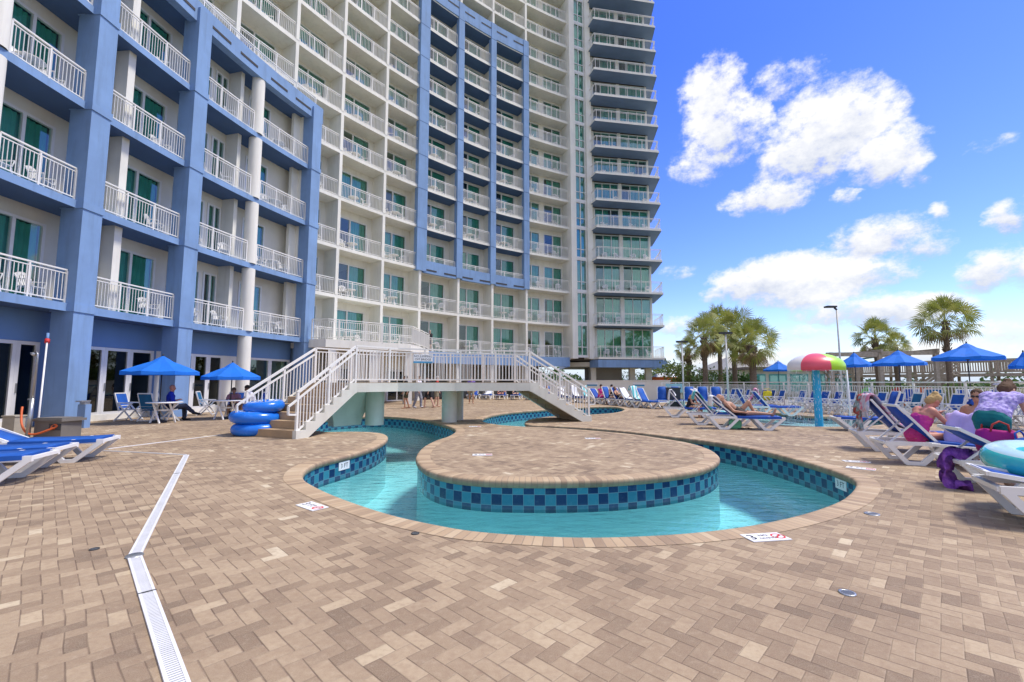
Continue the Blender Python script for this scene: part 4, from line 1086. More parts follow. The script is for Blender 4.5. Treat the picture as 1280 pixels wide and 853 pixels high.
# sign hung on the railing
sgp = near[1].lerp(near[2], .42); dd = (near[2]-near[1]).normalized(); nn = Vector((dd.y, -dd.x))
mb = MB(); c = Vector((sgp.x+nn.x*.02, sgp.y+nn.y*.02, BH+.78)); ux = Vector((dd.x, dd.y, 0)); W, H = .31, .145
M3 = Matrix.Rotation(atan2(dd.y, dd.x), 3, 'Z')
mb.box(c, (2*W, .02, 2*H), M=M3); fr = Vector((nn.x, nn.y, 0))*.0105
mb.box(c+fr-Vector((0, 0, H*.78)), (2*W-.006, .002, H*.40), M=M3, mi=2)
text_into(mb, 'NO JUMPING', .098, c+fr+Vector((0, 0, .075)), ux, (0, 0, 1), 1); text_into(mb, 'OFF BRIDGE', .098, c+fr-Vector((0, 0, .025)), ux, (0, 0, 1), 1)
o = mb.build('warning_sign', [M_sign, M_black, M_signblue]); tag(o, 'white sign with a blue bottom edge hung on the footbridge railing', 'sign')

# ================================================================ LOUNGERS
LG = {}
def frame_curve(y):
    """side rail with its two wide V legs, in profile"""
    return y
def make_lounger(back=38, sling=None, label='', loc=(0, 0, 0), rz=0, group='sun loungers around the pool', flat=False):
    """head at x=0, foot at x=2.05; width .70"""
    sling = sling or M_bsling; key = (back, sling.name)
    if key in LG: return dup(LG[key], loc, rz, label, group)
    t = thing('sun_lounger', label, 'sun lounger', loc, rz, group); LG[key] = t
    W = .33; ZR = .36; Lg = 2.05
    f = MB()
    for s in (-1, 1):
        y = s*W
        f.bar((0.02, y, ZR-.01), (.30, y, ZR), .055, .075); f.bar((.30, y, ZR), (1.60, y, ZR), .05, .06); f.bar((1.60, y, ZR), (Lg, y, ZR-.01), .055, .075)
    for x in (.03, .72, 1.35, Lg-.03): f.bar((x, -W, ZR-.005), (x, W, ZR-.005), .06, .045)
    f.build('frame', M_white, t)
    for (xa, xb, xc, xd) in ((.06, .30, .52, .82), (1.25, 1.50, 1.66, Lg-.04)):
        for s in (-1, 1):
            g = MB(); y = s*(W+.002)
            g.bar((xa, y, ZR-.02), (xb, y, .035), .052, .075); g.bar((xb-.02, y, .032), (xc+.02, y, .032), .054, .06); g.bar((xc, y, .035), (xd, y, ZR-.02), .052, .075)
            g.build('leg', M_white, t)
    px = .76; b = R_(back); BL = .80
    sm = MB(); n = 14
    vs = [(px+.02+(Lg-px-.12)*k/n, yy, ZR+.045-.012*sin(pi*k/n)) for k in range(n+1) for yy in (-W-.034, W+.034)]
    q = sm.vs(vs); q2 = sm.vs([(x, y, z-.065) for x, y, z in vs])
    for k in range(n):
        sm.face([q+2*k, q+2*k+2, q+2*k+3, q+2*k+1], sm=True); sm.face([q2+2*k, q2+2*k+1, q2+2*k+3, q2+2*k+2], sm=True)
        sm.face([q+2*k, q2+2*k, q2+2*k+2, q+2*k+2]); sm.face([q+2*k+1, q+2*k+3, q2+2*k+3, q2+2*k+1])
    sm.face([q, q+1, q2+1, q2]); sm.face([q+2*n, q2+2*n, q2+2*n+1, q+2*n+1])
    sm.build('seat_sling', sling, t)
    bf = MB(); pv = Vector((px, 0, ZR+.02)); dv = Vector((-cos(b), 0, sin(b)))
    for s in (-1, 1):
        bf.bar(pv+Vector((0, s*(W-.05), 0)), pv+dv*BL+Vector((0, s*(W-.06), 0)), .04, .04)
    bf.bar(pv+dv*BL+Vector((0, -W+.05, 0)), pv+dv*BL+Vector((0, W-.05, 0)), .04, .04)
    br = bf.build('backrest', M_white, t)
    nv = Vector((sin(b), 0, cos(b))); sl = MB(); n = 8; pts = []
    for k in range(n+1):
        u = k/n; r = W-.045-(.13*max(0, (u-.72)/.28)**2)
        for yy in (-r, r): pts.append(pv+dv*(BL*1.02*u)+nv*(.022-.03*sin(pi*u))+Vector((0, yy, 0)))
    q = sl.vs(pts); q2 = sl.vs([p-nv*.022 for p in pts])
    for k in range(n):
        sl.face([q+2*k, q+2*k+1, q+2*k+3, q+2*k+2], sm=True); sl.face([q2+2*k, q2+2*k+2, q2+2*k+3, q2+2*k+1], sm=True)
        sl.face([q+2*k, q+2*k+2, q2+2*k+2, q2+2*k]); sl.face([q+2*k+1, q2+2*k+1, q2+2*k+3, q+2*k+3])
    sl.face([q, q2, q2+1, q+1]); sl.face([q+2*n, q+2*n+1, q2+2*n+1, q2+2*n])
    sl.build('backrest_sling', sling, br)
    if back > 8:
        e = pv+dv*(BL*.55)
        for s in (-1, 1): st = MB(); st.bar(e+Vector((0, s*(W-.09), 0)), Vector((.10+.2*(back < 30), s*(W-.09), ZR-.01)), .025, .025); st.build('back_support', M_white, br)
    return t
def lounger_tip(px, py, rz, back, label, end='head', side=1, sling=None, z=.36):
    """put the named end's near corner where the photograph has it"""
    p = G(px, py, z); x = 0.0 if end == 'head' else 2.05; loc = Vector((x, side*.33, 0)); r = Matrix.Rotation(rz, 3, 'Z') @ loc
    return make_lounger(back, sling, label, (p.x-r.x, p.y-r.y, 0), rz)
# left foreground, feet to the right
Lz = R_(22)
lounger_tip(130, 551, Lz, 26, 'white sun lounger with bright blue sling by the left picture edge, farthest of three', 'foot', -1, M_bsling2)
lounger_tip(70, 562, Lz, 12, 'white sun lounger with bright blue sling by the left picture edge, middle of three', 'foot', -1, M_bsling2)
lounger_tip(41, 572.5, Lz, 12, 'white sun lounger with bright blue sling by the left picture edge, nearest of three', 'foot', -1, M_bsling2)
# beside the pool: man's row
Lm = lounger_tip(886, 521.5, R_(-15), 40, 'blue sun lounger under the man lying by the pool', 'head', -1)
Lm2 = lounger_tip(860, 517.5, R_(-15), 52, 'empty blue sun lounger just left of the lying man, teal towel on its back', 'head', -1)
Lm3 = lounger_tip(830, 510.5, R_(-15), 52, 'blue sun lounger under the woman in black, leftmost of the poolside row', 'head', -1)
# right group
L4 = lounger_tip(1046, 523, R_(160), 70, 'blue sun lounger beside the splash fountain with its back raised', 'foot', 1)
L5 = lounger_tip(1071, 541, R_(-24), 55, 'blue sun lounger with a pink and pale towel over its raised back', 'head', -1)
L6 = lounger_tip(1105, 553.5, R_(-20), 50, 'blue sun lounger the blonde woman is sitting on', 'head', -1)
L7 = lounger_tip(1198, 578, R_(-22), 30, 'blue sun lounger with magenta beach bag and purple towel on it', 'head', -1, M_bsling2)
L8 = lounger_tip(1246, 611, R_(-30), 8, 'nearest sun lounger in the right corner with the teal swim ring on it', 'head', -1)
def at_l(L, x, y, z=0): return L.matrix_basis @ Vector((x, y, z))
for i, (px, D) in enumerate(((926, 20.5), (952, 19.5))):
    p = AT(px, D); make_lounger(52 if i else 66, M_bsling, ('blue sun lounger behind the lying man, farther left of two', 'blue sun lounger behind the lying man, nearer right of two')[i], (p.x-.6, p.y, 0), R_(-12))
# back row seen from the foot, right of the tower
for i, px in enumerate((834, 851, 870, 888, 906)):
    p = AT(px, 25.5-i*.35); make_lounger(72, M_bsling2, ('upright blue sun lounger behind the poolside row, ' + ('leftmost of five', 'second of five', 'middle of five', 'fourth of five', 'rightmost of five')[i]), (p.x+.4, p.y+2.0, 0), R_(-108))
LOUNGE_FAR = []
fx = [(588, 37, 1), (606, 36.6, 1), (624, 36.2, 1), (643, 35.8, 1), (662, 35.3, 1), (681, 34.5, 1), (700, 33.5, 1), (716, 32, 0), (731, 31, 0), (746, 30, 0), (760, 29, 0), (774, 28, 0), (788, 27, 0), (801, 26, 0), (813, 25, 0), (824, 24, 0)]
NUM = ['first', 'second', 'third', 'fourth', 'fifth', 'sixth', 'seventh', 'eighth', 'ninth', 'tenth', 'eleventh', 'twelfth', 'thirteenth', 'fourteenth', 'fifteenth', 'sixteenth']
for i, (px, D, u) in enumerate(fx):
    p = AT(px, D); rz = R_(-100 if u else -58)
    r = Matrix.Rotation(rz, 3, 'Z') @ Vector((2.05 if u else 1.7, 0, 0))
    lab = f'blue sun lounger in the far row seen under the bridge, {NUM[i]} from the left' if u else f'blue sun lounger in front of the low white wall, {NUM[i-7]} from the bridge steps'
    LOUNGE_FAR.append(make_lounger((60, 48, 66)[i % 3], (M_bsling, M_bsling2)[i % 2], lab, (p.x-r.x, p.y-r.y, 0), rz, 'sun loungers in the far row'))

# ================================================================ SLING CHAIRS
CH = {}
def sling_chair(loc, rz, label, sling=None, group='white framed blue sling chairs', high=0):
    """folding patio chair, front towards +x"""
    sling = sling or M_bsling; key = sling.name
    if key in CH: return dup(CH[key], loc, rz, label, group)
    t = thing('patio_chair', label, 'chair', loc, rz, group); CH[key] = t; W = .27
    fr = MB()
    for s in (-1, 1):
        y = s*W; fr.bar((-.17, y, .36), (-.36, y, 1.0), .035, .04); fr.bar((.26, y, .64), (-.26, y, .66), .05, .035); fr.bar((.22, y, .42), (-.18, y, .38), .035, .04)
    fr.bar((-.36, -W, 1.0), (-.36, W, 1.0), .035, .04); fr.bar((.22, -W, .42), (.22, W, .42), .035, .035); fr.bar((-.22, -W, .55), (-.22, W, .55), .03, .03)
    fr.build('frame', M_white, t)
    for s in (-1, 1):
        y = s*(W+.025)
        g = MB(); g.bar((.24, y, .63), (-.30, y, 0.01), .032, .045); g.build('leg', M_white, t)
        g = MB(); g.bar((-.20, y-s*.03, .62), (.30, y-s*.03, 0.01), .032, .045); g.build('leg', M_white, t)
    for x in (-.29, .28): g = MB(); g.bar((x, -W, .05), (x, W, .05), .03, .03); g.build('stretcher', M_white, t)
    g = MB(); g.box((.02, 0, .405), (.40, 2*W-.05, .02)); g.build('seat_sling', sling, t)
    g = MB(); a, b = Vector((-.20, 0, .46)), Vector((-.352, 0, .97)); d = (b-a)
    g.bar(a, b, 2*W-.04, .02); g.build('backrest_sling', sling, t)
    return t
P0, P1 = Vector((15.0, 14.0)), Vector((12.9, 29.5))
fdir = (P1-P0).normalized(); NCH = 24
for k in range(-2, NCH):
    p = P0+fdir*(.68*k)
    if k in (13,): continue
    rz = pi-.12+random.uniform(-.1, .1)
    nm = ('pale' if False else '')
    idx = k+3
    ords = ['first', 'second', 'third', 'fourth', 'fifth', 'sixth', 'seventh', 'eighth', 'ninth', 'tenth', 'eleventh', 'twelfth', 'thirteenth', 'fourteenth', 'fifteenth', 'sixteenth', 'seventeenth', 'eighteenth', 'nineteenth', 'twentieth', 'twenty first', 'twenty second', 'twenty third', 'twenty fourth', 'twenty fifth', 'twenty sixth']
    sl = M_tsling if k in (3, 4) else (M_bsling if k % 2 else M_bsling2)
    sling_chair((p.x, p.y, 0), rz, f'blue sling chair in the row along the pool fence, {ords[idx-1]} from the right', sl, 'chairs along the pool fence')
# chairs and tables beyond the fence
for i, (px, D) in enumerate(((1135, 19.5), (1168, 18.5), (1216, 17.5), (1234, 17.0), (1262, 17.2), (1100, 22))):
    p = AT(px, D); sling_chair((p.x, p.y, .12), R_(200+i*23), f'blue sling chair beyond the white pool fence, {NUM[(1,2,3,4,5,0)[i]]} from the left', M_tsling if i % 2 else M_bsling, 'chairs beyond the pool fence')
struct((lambda m: m.build('upper_terrace', M_grey))(MB().prism([(16.9, 8), (40, 8), (40, 34), (14.9, 34)], -.2, .12)))

# pool fence
fence = thing('pool_fence', 'long white metal fence with round top rail behind the row of blue chairs', 'fence')
q0, q1 = P0+Vector((.85, -6)) , P1+Vector((.62, 8))
mb = MB(); L = (q1-q0).length; d = (q1-q0).normalized(); d3 = Vector((d.x, d.y, 0)); o3 = Vector((q0.x, q0.y, 0)); up = Vector((0, 0, 1))
mb.bar(o3+up*1.40, o3+d3*L+up*1.40, .06, .05); mb.bar(o3+up*1.24, o3+d3*L+up*1.24, .035, .035); mb.bar(o3+up*.12, o3+d3*L+up*.12, .035, .035); mb.build('rail', M_rail, fence)
for k in range(int(L/1.8)+1):
    p = o3+d3*(1.8*k); mb = MB(); mb.box(p+up*.71, (.06, .06, 1.42)); mb.build('post', M_rail, fence)
mb = MB()
for k in range(int(L/.115)): mb.box(o3+d3*(.115*k+.05)+up*.68, (.018, .018, 1.1))
mb.build('pickets', M_rail, fence)

# ================================================================ PATIO TABLES, UMBRELLAS, TUBES
def umbrella(loc, r, h, label, sides=8, group='blue patio umbrellas', drop=.62, poleh=None, m=None):
    t = thing('patio_umbrella', label, 'umbrella', loc, random.uniform(0, .4), group); m = m or M_canopy
    zt = h; ze = h-drop
    c = MB(); seg = 5; base = len(c.v)
    for k in range(sides):
        a, b = 2*pi*k/sides, 2*pi*(k+1)/sides; o = len(c.v)
        for i in range(seg+1):
            u = .14+.86*i/seg
            for f in (0, .5, 1):
                ang = a+(b-a)*f; rr = r*u*(1 if f != .5 else cos(pi/sides)*.985); z = zt-.06-(drop-.06)*u**1.12-(.03*u if f == .5 else 0)
                c.v.append((rr*cos(ang), rr*sin(ang), z))
        for i in range(seg):
            for f in (0, 1): c.face([o+3*i+f, o+3*i+3+f, o+3*i+4+f, o+3*i+1+f])
        o2 = o+seg*3; v = c.vs([(c.v[o2+f][0]*1.005, c.v[o2+f][1]*1.005, c.v[o2+f][2]-.13+(.03 if f == 1 else 0)) for f in (0, 1, 2)])
        for f in (0, 1): c.face([o2+f, v+f, v+f+1, o2+f+1])
    c.build('canopy', m, t)
    c = MB(); c.lathe([(.02, zt+.03), (r*.16, zt-.07), (r*.30, zt-.02-.13*drop/.62-.06)], sides, sm=False); c.build('vent_cap', m, t)
    p = MB(); p.tube([(0, 0, 0), (0, 0, zt)], .021, 10); p.ell((0, 0, zt+.05), (.03, .03, .05), 8, 6); p.build('pole', M_dark, t)
    rb = MB()
    for k in range(sides):
        a = 2*pi*k/sides; rb.bar((.03*cos(a), .03*sin(a), zt-.10), (r*.97*cos(a), r*.97*sin(a), ze-.03), .016, .012)
        rb.bar((.03*cos(a), .03*sin(a), ze-.12), (r*.5*cos(a), r*.5*sin(a), zt-.06-drop*.5-.03), .012, .012)
    rb.build('ribs', M_dark, t)
    b = MB(); b.lathe([(0, .0), (.25, .0), (.24, .06), (.05, .10), (.035, .3), (0, .3)], 20); b.build('base', M_dark, t)
    return t
def patio_table(loc, label, r=.52, zt=.72):
    t = thing('patio_table', label, 'table', loc, .3, 'white patio tables'); b = MB()
    b.lathe([(.03, zt), (r, zt), (r+.015, zt-.015), (r, zt-.035), (.03, zt-.035)], 28); b.build('tabletop', M_white, t)
    for k in range(4):
        a = pi/4+k*pi/2; g = MB(); g.bar((.34*cos(a), .34*sin(a), zt-.04), (-.02+.36*cos(a+.9), .36*sin(a+.9), .01), .05, .035); g.build('leg', M_white, t)
    g = MB(); g.lathe([(.20, .42), (.22, .42), (.22, .46), (.20, .46)], 16); g.build('brace_ring', M_white, t)
    return t
T1, T2 = AT(204, 15.7), AT(282, 17.2)
patio_table(T1, 'white round patio table under the left blue umbrella'); patio_table(T2, 'white round patio table under the right blue umbrella')
umbrella(AT(198, 15.9), 1.17, 2.30, 'blue patio umbrella over the left table by the hotel doors', drop=.52)
umbrella(AT(287, 17.5), 1.05, 2.14, 'blue patio umbrella over the right table beside the round column', drop=.52)
sling_chair(G(161, 526), R_(6), 'blue sling chair seen side-on at the left patio table', M_bsling2, 'chairs at the patio tables')
sling_chair(G(190, 527), R_(84), 'blue sling chair with its back to the camera at the left patio table', M_tsling, 'chairs at the patio tables')
sling_chair(AT(211, 16.5), R_(38), 'blue sling chair under the man in the blue shirt', M_bsling, 'chairs at the patio tables')
sling_chair(G(258, 519), R_(20), 'light blue sling chair seen side-on at the right patio table', M_tsling, 'chairs at the patio tables')
sling_chair(T2+Vector((.75, .6, 0)), R_(225), 'blue sling chair under the person in the white shirt', M_bsling, 'chairs at the patio tables')
sling_chair(T2+Vector((-.3, 1.0, 0)), R_(290), 'blue sling chair under the person behind the right patio table', M_bsling2, 'chairs at the patio tables')
M_tubew = mat('pale_vinyl_print', (.62, .72, .82), .3, .05, 3)
def swim_tube(loc, tilt, label, R1=.40, r2=.165, m=None):
    o = MB(); n, q = 36, 14
    for i in range(n):
        a = 2*pi*i/n; w = 1+.02*sin(a*12)
        for k in range(q):
            b = 2*pi*k/q; rr = R1+r2*cos(b)*w; o.v.append((rr*cos(a), rr*sin(a), r2*1.02*sin(b)*w+r2))
    for i in range(n):
        for k in range(q):
            hi = (k in (3, 4)) and (i % 9 in (1, 2, 4, 5, 6))
            o.face([i*q+k, ((i+1) % n)*q+k, ((i+1) % n)*q+(k+1) % q, i*q+(k+1) % q], 1 if hi else 0, sm=True)
    ob = o.build('swim_tube', [m or M_tube, M_tubew], None, loc); ob.rotation_euler = (tilt[0], tilt[1], tilt[2]); tag(ob, label, 'swim tube', 'stacked blue swim tubes'); return ob
TB = G(306, 546)+Vector((0, .5, 0))
swim_tube((TB.x+.02, TB.y, .0), (0, 0, 0), 'blue inflatable tube, bottom of the stack by the bridge steps', .46, .155)
swim_tube((TB.x-.05, TB.y+.02, .30), (.03, .05, 1), 'blue inflatable tube, middle of the stack by the bridge steps', .47, .16)
swim_tube((TB.x+.14, TB.y+.1, .60), (-.05, -.06, 2), 'blue inflatable tube, top of the stack by the bridge steps', .36, .15)

# hose box, hose, shower, pole, utility box at the left wall
M_hose = mat('orange_hose', (.68, .13, .03), .5, .05, 5); M_boxg = mat('grey_brown_plastic', (.17, .155, .135), .6, .06, 4); M_boxt = mat('tan_stone', (.40, .36, .28), .85, .08, 4)
HB = AT(73, 11.6)
hb = thing('hose_box', 'brown grey plastic hose reel box against the blue column', 'hose box', HB, R_(-8))
mb = MB(); mb.prism([(-.40, -.26), (.40, -.26), (.36, .24), (-.36, .24)], 0, .42); mb.build('body', M_boxg, hb)
mb = MB(); mb.box((0, -.01, .455), (.90, .58, .06)); mb.box((0, -.01, .495), (.78, .48, .03)); mb.build('lid', M_boxg, hb)
mb = MB(); mb.box((.22, -.262, .29), (.34, .02, .16)); mb.build('reel_opening', M_slot, hb)
mb = MB(); pts = [HB+Vector(p) for p in ((.24, -.3, .30), (.1, -.38, .22), (-.15, -.42, .13), (-.40, -.40, .16), (-.60, -.34, .36), (-.72, -.26, .62), (-.78, -.2, .78))]
sm_ = []
for i in range(len(pts)-1):
    p0, p1, p2, p3 = pts[max(0, i-1)], pts[i], pts[i+1], pts[min(len(pts)-1, i+2)]
    for k in range(6):
        t = k/6; sm_.append(.5*((2*p1)+(p2-p0)*t+(2*p0-5*p1+4*p2-p3)*t*t+(3*p1-p0-3*p2+p3)*t**3))
mb.tube(sm_+[pts[-1]], .024, 8); mb.tube([HB+Vector((.18+.08*cos(a), -.29-.02*sin(a*2), .30+.05*sin(a))) for a in [k*pi/6 for k in range(12)]], .022, 7)
o = mb.build('garden_hose', M_hose); tag(o, 'orange hose hanging in a loop in front of the hose box', 'hose')
SH = AT(34, 11.2)
sh = thing('outdoor_shower', 'slim metal shower post with a small spray head beside the glass doors', 'shower', SH, 0)
mb = MB(); mb.tube([(0, 0, 0), (.03, 0, 1.0)], .045, 10); mb.tube([(.03, 0, 1.0), (.06, 0, 2.0), (.055, 0, 2.10), (.02, 0, 2.15)], .022, 8); mb.build('post', M_steel, sh)
mb = MB(); mb.lathe([(.03, .05), (.075, .0), (.06, -.02), (0, -.02)], 14); h_ = mb.build('spray_head', M_steel, sh, (-.04, 0, 2.10)); h_.rotation_euler = (0, .7, 0)
mb = MB(); mb.bar((.0, 0, .98), (-.07, 0, .98), .04, .04); mb.build('valve', M_steel, sh)
mb = MB(); mb.lathe([(0, 0), (.14, 0), (.12, .03), (0, .03)], 16); mb.build('base_plate', M_steel, sh)
b_ = AT(17, 11.9); mb = MB(); mb.prism([(-.16, -.16), (.16, -.16), (.13, .13), (-.13, .13)], 0, .50); mb.prism([(-.18, -.18), (.18, -.18), (.15, .15), (-.15, .15)], .503, .54); o = mb.build('stone_pedestal', M_boxt, None, b_); tag(o, 'low tan stone pedestal behind the shower post', 'pedestal')
PB, PT = AT(46, 12.0), AT(60, 13.3, 2.85)
mb = MB(); mb.tube([PB, PB.lerp(PT, .93)], .022, 8, 0); mb.tube([PB.lerp(PT, .93), PT], .035, 8, 1); mb.tube([PB.lerp(PT, .90), PB.lerp(PT, .935)], .06, 8, 2)
o = mb.build('telescopic_pole', [M_white, M_bluedk, M_red]); tag(o, 'long white pool pole with a red clip leaning on the blue column', 'pole')
ub = AT(103.5, 14.0); mb = MB(); mb.box((0, 0, .36), (.24, .2, .72)); mb.box((0, 0, .76), (.16, .18, .1), mi=1); mb.box((.0, -.06, .82), (.2, .3, .04), mi=1); o = mb.build('utility_post', [M_blue, M_steel], None, ub); tag(o, 'short blue utility post with a metal cap at the foot of the column', 'utility post')

# ================================================================ SPLASH FOUNTAIN
MU = Vector((10.25, 15.15, 0)); MU = AT(1024, 15.2)
mu = thing('splash_fountain', 'mushroom shaped splash fountain with white, pink and lime cap on a cyan pole', 'fountain', MU+Vector((0, 0, -.31)), R_(4))
M_cyan = mat('cyan_paint', (.02, .42, .74), .4, .05, 3); M_pink = mat('pink_fibreglass', (.78, .10, .15), .35, .05, 3); M_lime = mat('lime_fibreglass', (.42, .75, .03), .35, .05, 3); M_wht = mat('white_fibreglass', (.82, .80, .80), .35, .04, 3)
mb = MB(); mb.lathe([(.125, 0), (.12, .3), (.11, 2.4)], 20); mb.build('pole', M_cyan, mu)
mb = MB(); N = 48; prof = []
RC, ZC = .83, 2.27
for i in range(11):
    t = i/10*pi/2; prof.append((RC*sin(t), ZC+.42*cos(t)**1.15))
prof += [(RC*1.003, ZC-.03), (RC*1.0, ZC-.16), (RC*.95, ZC-.17), (RC*.9, ZC-.05), (.15, ZC+.02)]
def segm(i, k):
    a = (k+.5)/N*360
    return 0 if a < 22 else (1 if False else ((2 if a >= 328 or a < 0 else (1 if 232 <= a < 300 else (2 if 300 <= a else (0 if 155 <= a else (1 if 88 <= a else 2)))))))
mb.lathe(prof, N, mis=lambda i, k: (2, 0, 1, 2, 0, 1)[int((((k+.5)/N*360-201+4) % 360)//60) and 0] if False else {0: 1, 1: 2, 2: 0, 3: 1, 4: 2, 5: 0}[int((((k+.5)/N*360-202) % 360)//60)]); mb.build('cap', [M_wht, M_pink, M_lime], mu)
# falling water: thin broken streams and droplets from the rim
rn = random.Random(3); fw = MB()
for k in range(110):
    a = rn.uniform(0, 2*pi); r0 = RC*.99; z = ZC-.17-.31; v = rn.uniform(.02, .16)
    zz = z
    while zz > -.14:
        l = rn.uniform(.02, .13); rr = r0+v*(z-zz)*.5+rn.uniform(-.015, .015); aa = a+rn.uniform(-.012, .012)
        if rn.random() < .62: fw.bar((rr*cos(aa), rr*sin(aa), zz), (rr*cos(aa), rr*sin(aa), max(-.14, zz-l)), rn.uniform(.003, .007))
        zz -= l+rn.uniform(.03, .16)
for a in (5.62, 5.66, 5.70, 5.74, 5.68):
    r0 = RC*1.0
    fw.tube([(r0*cos(a), r0*sin(a), ZC-.47), (r0*1.02*cos(a), r0*1.02*sin(a), 1.0), (r0*1.04*cos(a), r0*1.04*sin(a), -.14)], [.025, .035, .03], 6)
for k in range(650):
    a = rn.uniform(0, 2*pi); rr = RC*rn.uniform(.86, 1.12); zz = rn.uniform(-.12, ZC-.5); s = rn.uniform(.003, .0075); fw.ell((rr*cos(a), rr*sin(a), zz), (s, s, s*1.7), 4, 3)
M_drop = water_mat('falling_water', (.9, .95, .97)); M_drop = mat('spray_water', (.86, .90, .93), .15, .02, 3, spec=.6)
o = fw.build('falling_water', M_drop, None, MU); tag(o, 'thin streams of water falling from the mushroom cap', 'water', None, 'stuff')
# ================================================================ PEOPLE
SKIN = {'fair': mat('fair_skin', (.60, .36, .25), .55, .05, 8), 'tan': mat('tanned_skin', (.46, .24, .145), .5, .05, 8), 'brown': mat('brown_skin', (.17, .085, .05), .5, .05, 8), 'red': mat('sunburnt_skin', (.58, .25, .17), .55, .05, 8)}
CL = {}
def cloth(n, c):
    if n not in CL: CL[n] = mat(n+'_cloth', c, .85, .08, 5, .25, 60)
    return CL[n]
def capsule(mb, a, b, ra, rb, n=10):
    a, b = Vector(a), Vector(b); d = b-a; L = d.length
    if L < 1e-5: mb.ell(a, (ra, ra, ra), n, 6); return
    d /= L; u = d.cross(Vector((.31, .77, .55))).normalized(); w = d.cross(u); base = len(mb.v); rings = []
    for t in (-1, -.7, -.35, 0): rings.append((a+d*(ra*t), ra*sqrt(max(0, 1-t*t))+1e-4))
    for t in (0, .35, .7, 1): rings.append((b+d*(rb*t), rb*sqrt(max(0, 1-t*t))+1e-4))
    for c, r in rings: mb.vs([c+(u*cos(2*pi*k/n)+w*sin(2*pi*k/n))*r for k in range(n)])
    for i in range(len(rings)-1):
        for k in range(n): mb.face([base+i*n+k, base+i*n+(k+1) % n, base+(i+1)*n+(k+1) % n, base+(i+1)*n+k])
    mb.face([base+k for k in range(n)][::-1]); e = base+(len(rings)-1)*n; mb.face([e+k for k in range(n)])
def fuse(mb, name, m, parent, vox, smooth=3):
    o = mb.build(name, m)
    md = o.modifiers.new('r', 'REMESH'); md.mode = 'VOXEL'; md.voxel_size = vox
    s = o.modifiers.new('s', 'SMOOTH'); s.iterations = smooth; s.factor = .5
    dg = bpy.context.evaluated_depsgraph_get(); me = bpy.data.meshes.new_from_object(o.evaluated_get(dg)); me.name = name
    old = o.data; o.modifiers.clear(); o.data = me; bpy.data.meshes.remove(old)
    if name != 'body':                       # folds in cloth, strands in hair
        fq, am = ((Vector((70, 70, 14)), .012) if name == 'hair' else (Vector((16, 16, 26)), .011 if name != 'swim_trunks' else .004))
        ns = [v.normal.copy() for v in me.vertices]
        for v, n_ in zip(me.vertices, ns):
            q = Vector((v.co.x*fq.x, v.co.y*fq.y, v.co.z*fq.z)); v.co += n_*(mnoise.noise(q)*am+mnoise.noise(q*2.3)*am*.5)
        me.update()
    for p in me.polygons: p.use_smooth = True
    if parent: o.parent = parent
    return o
def V(*a): return Vector(a)
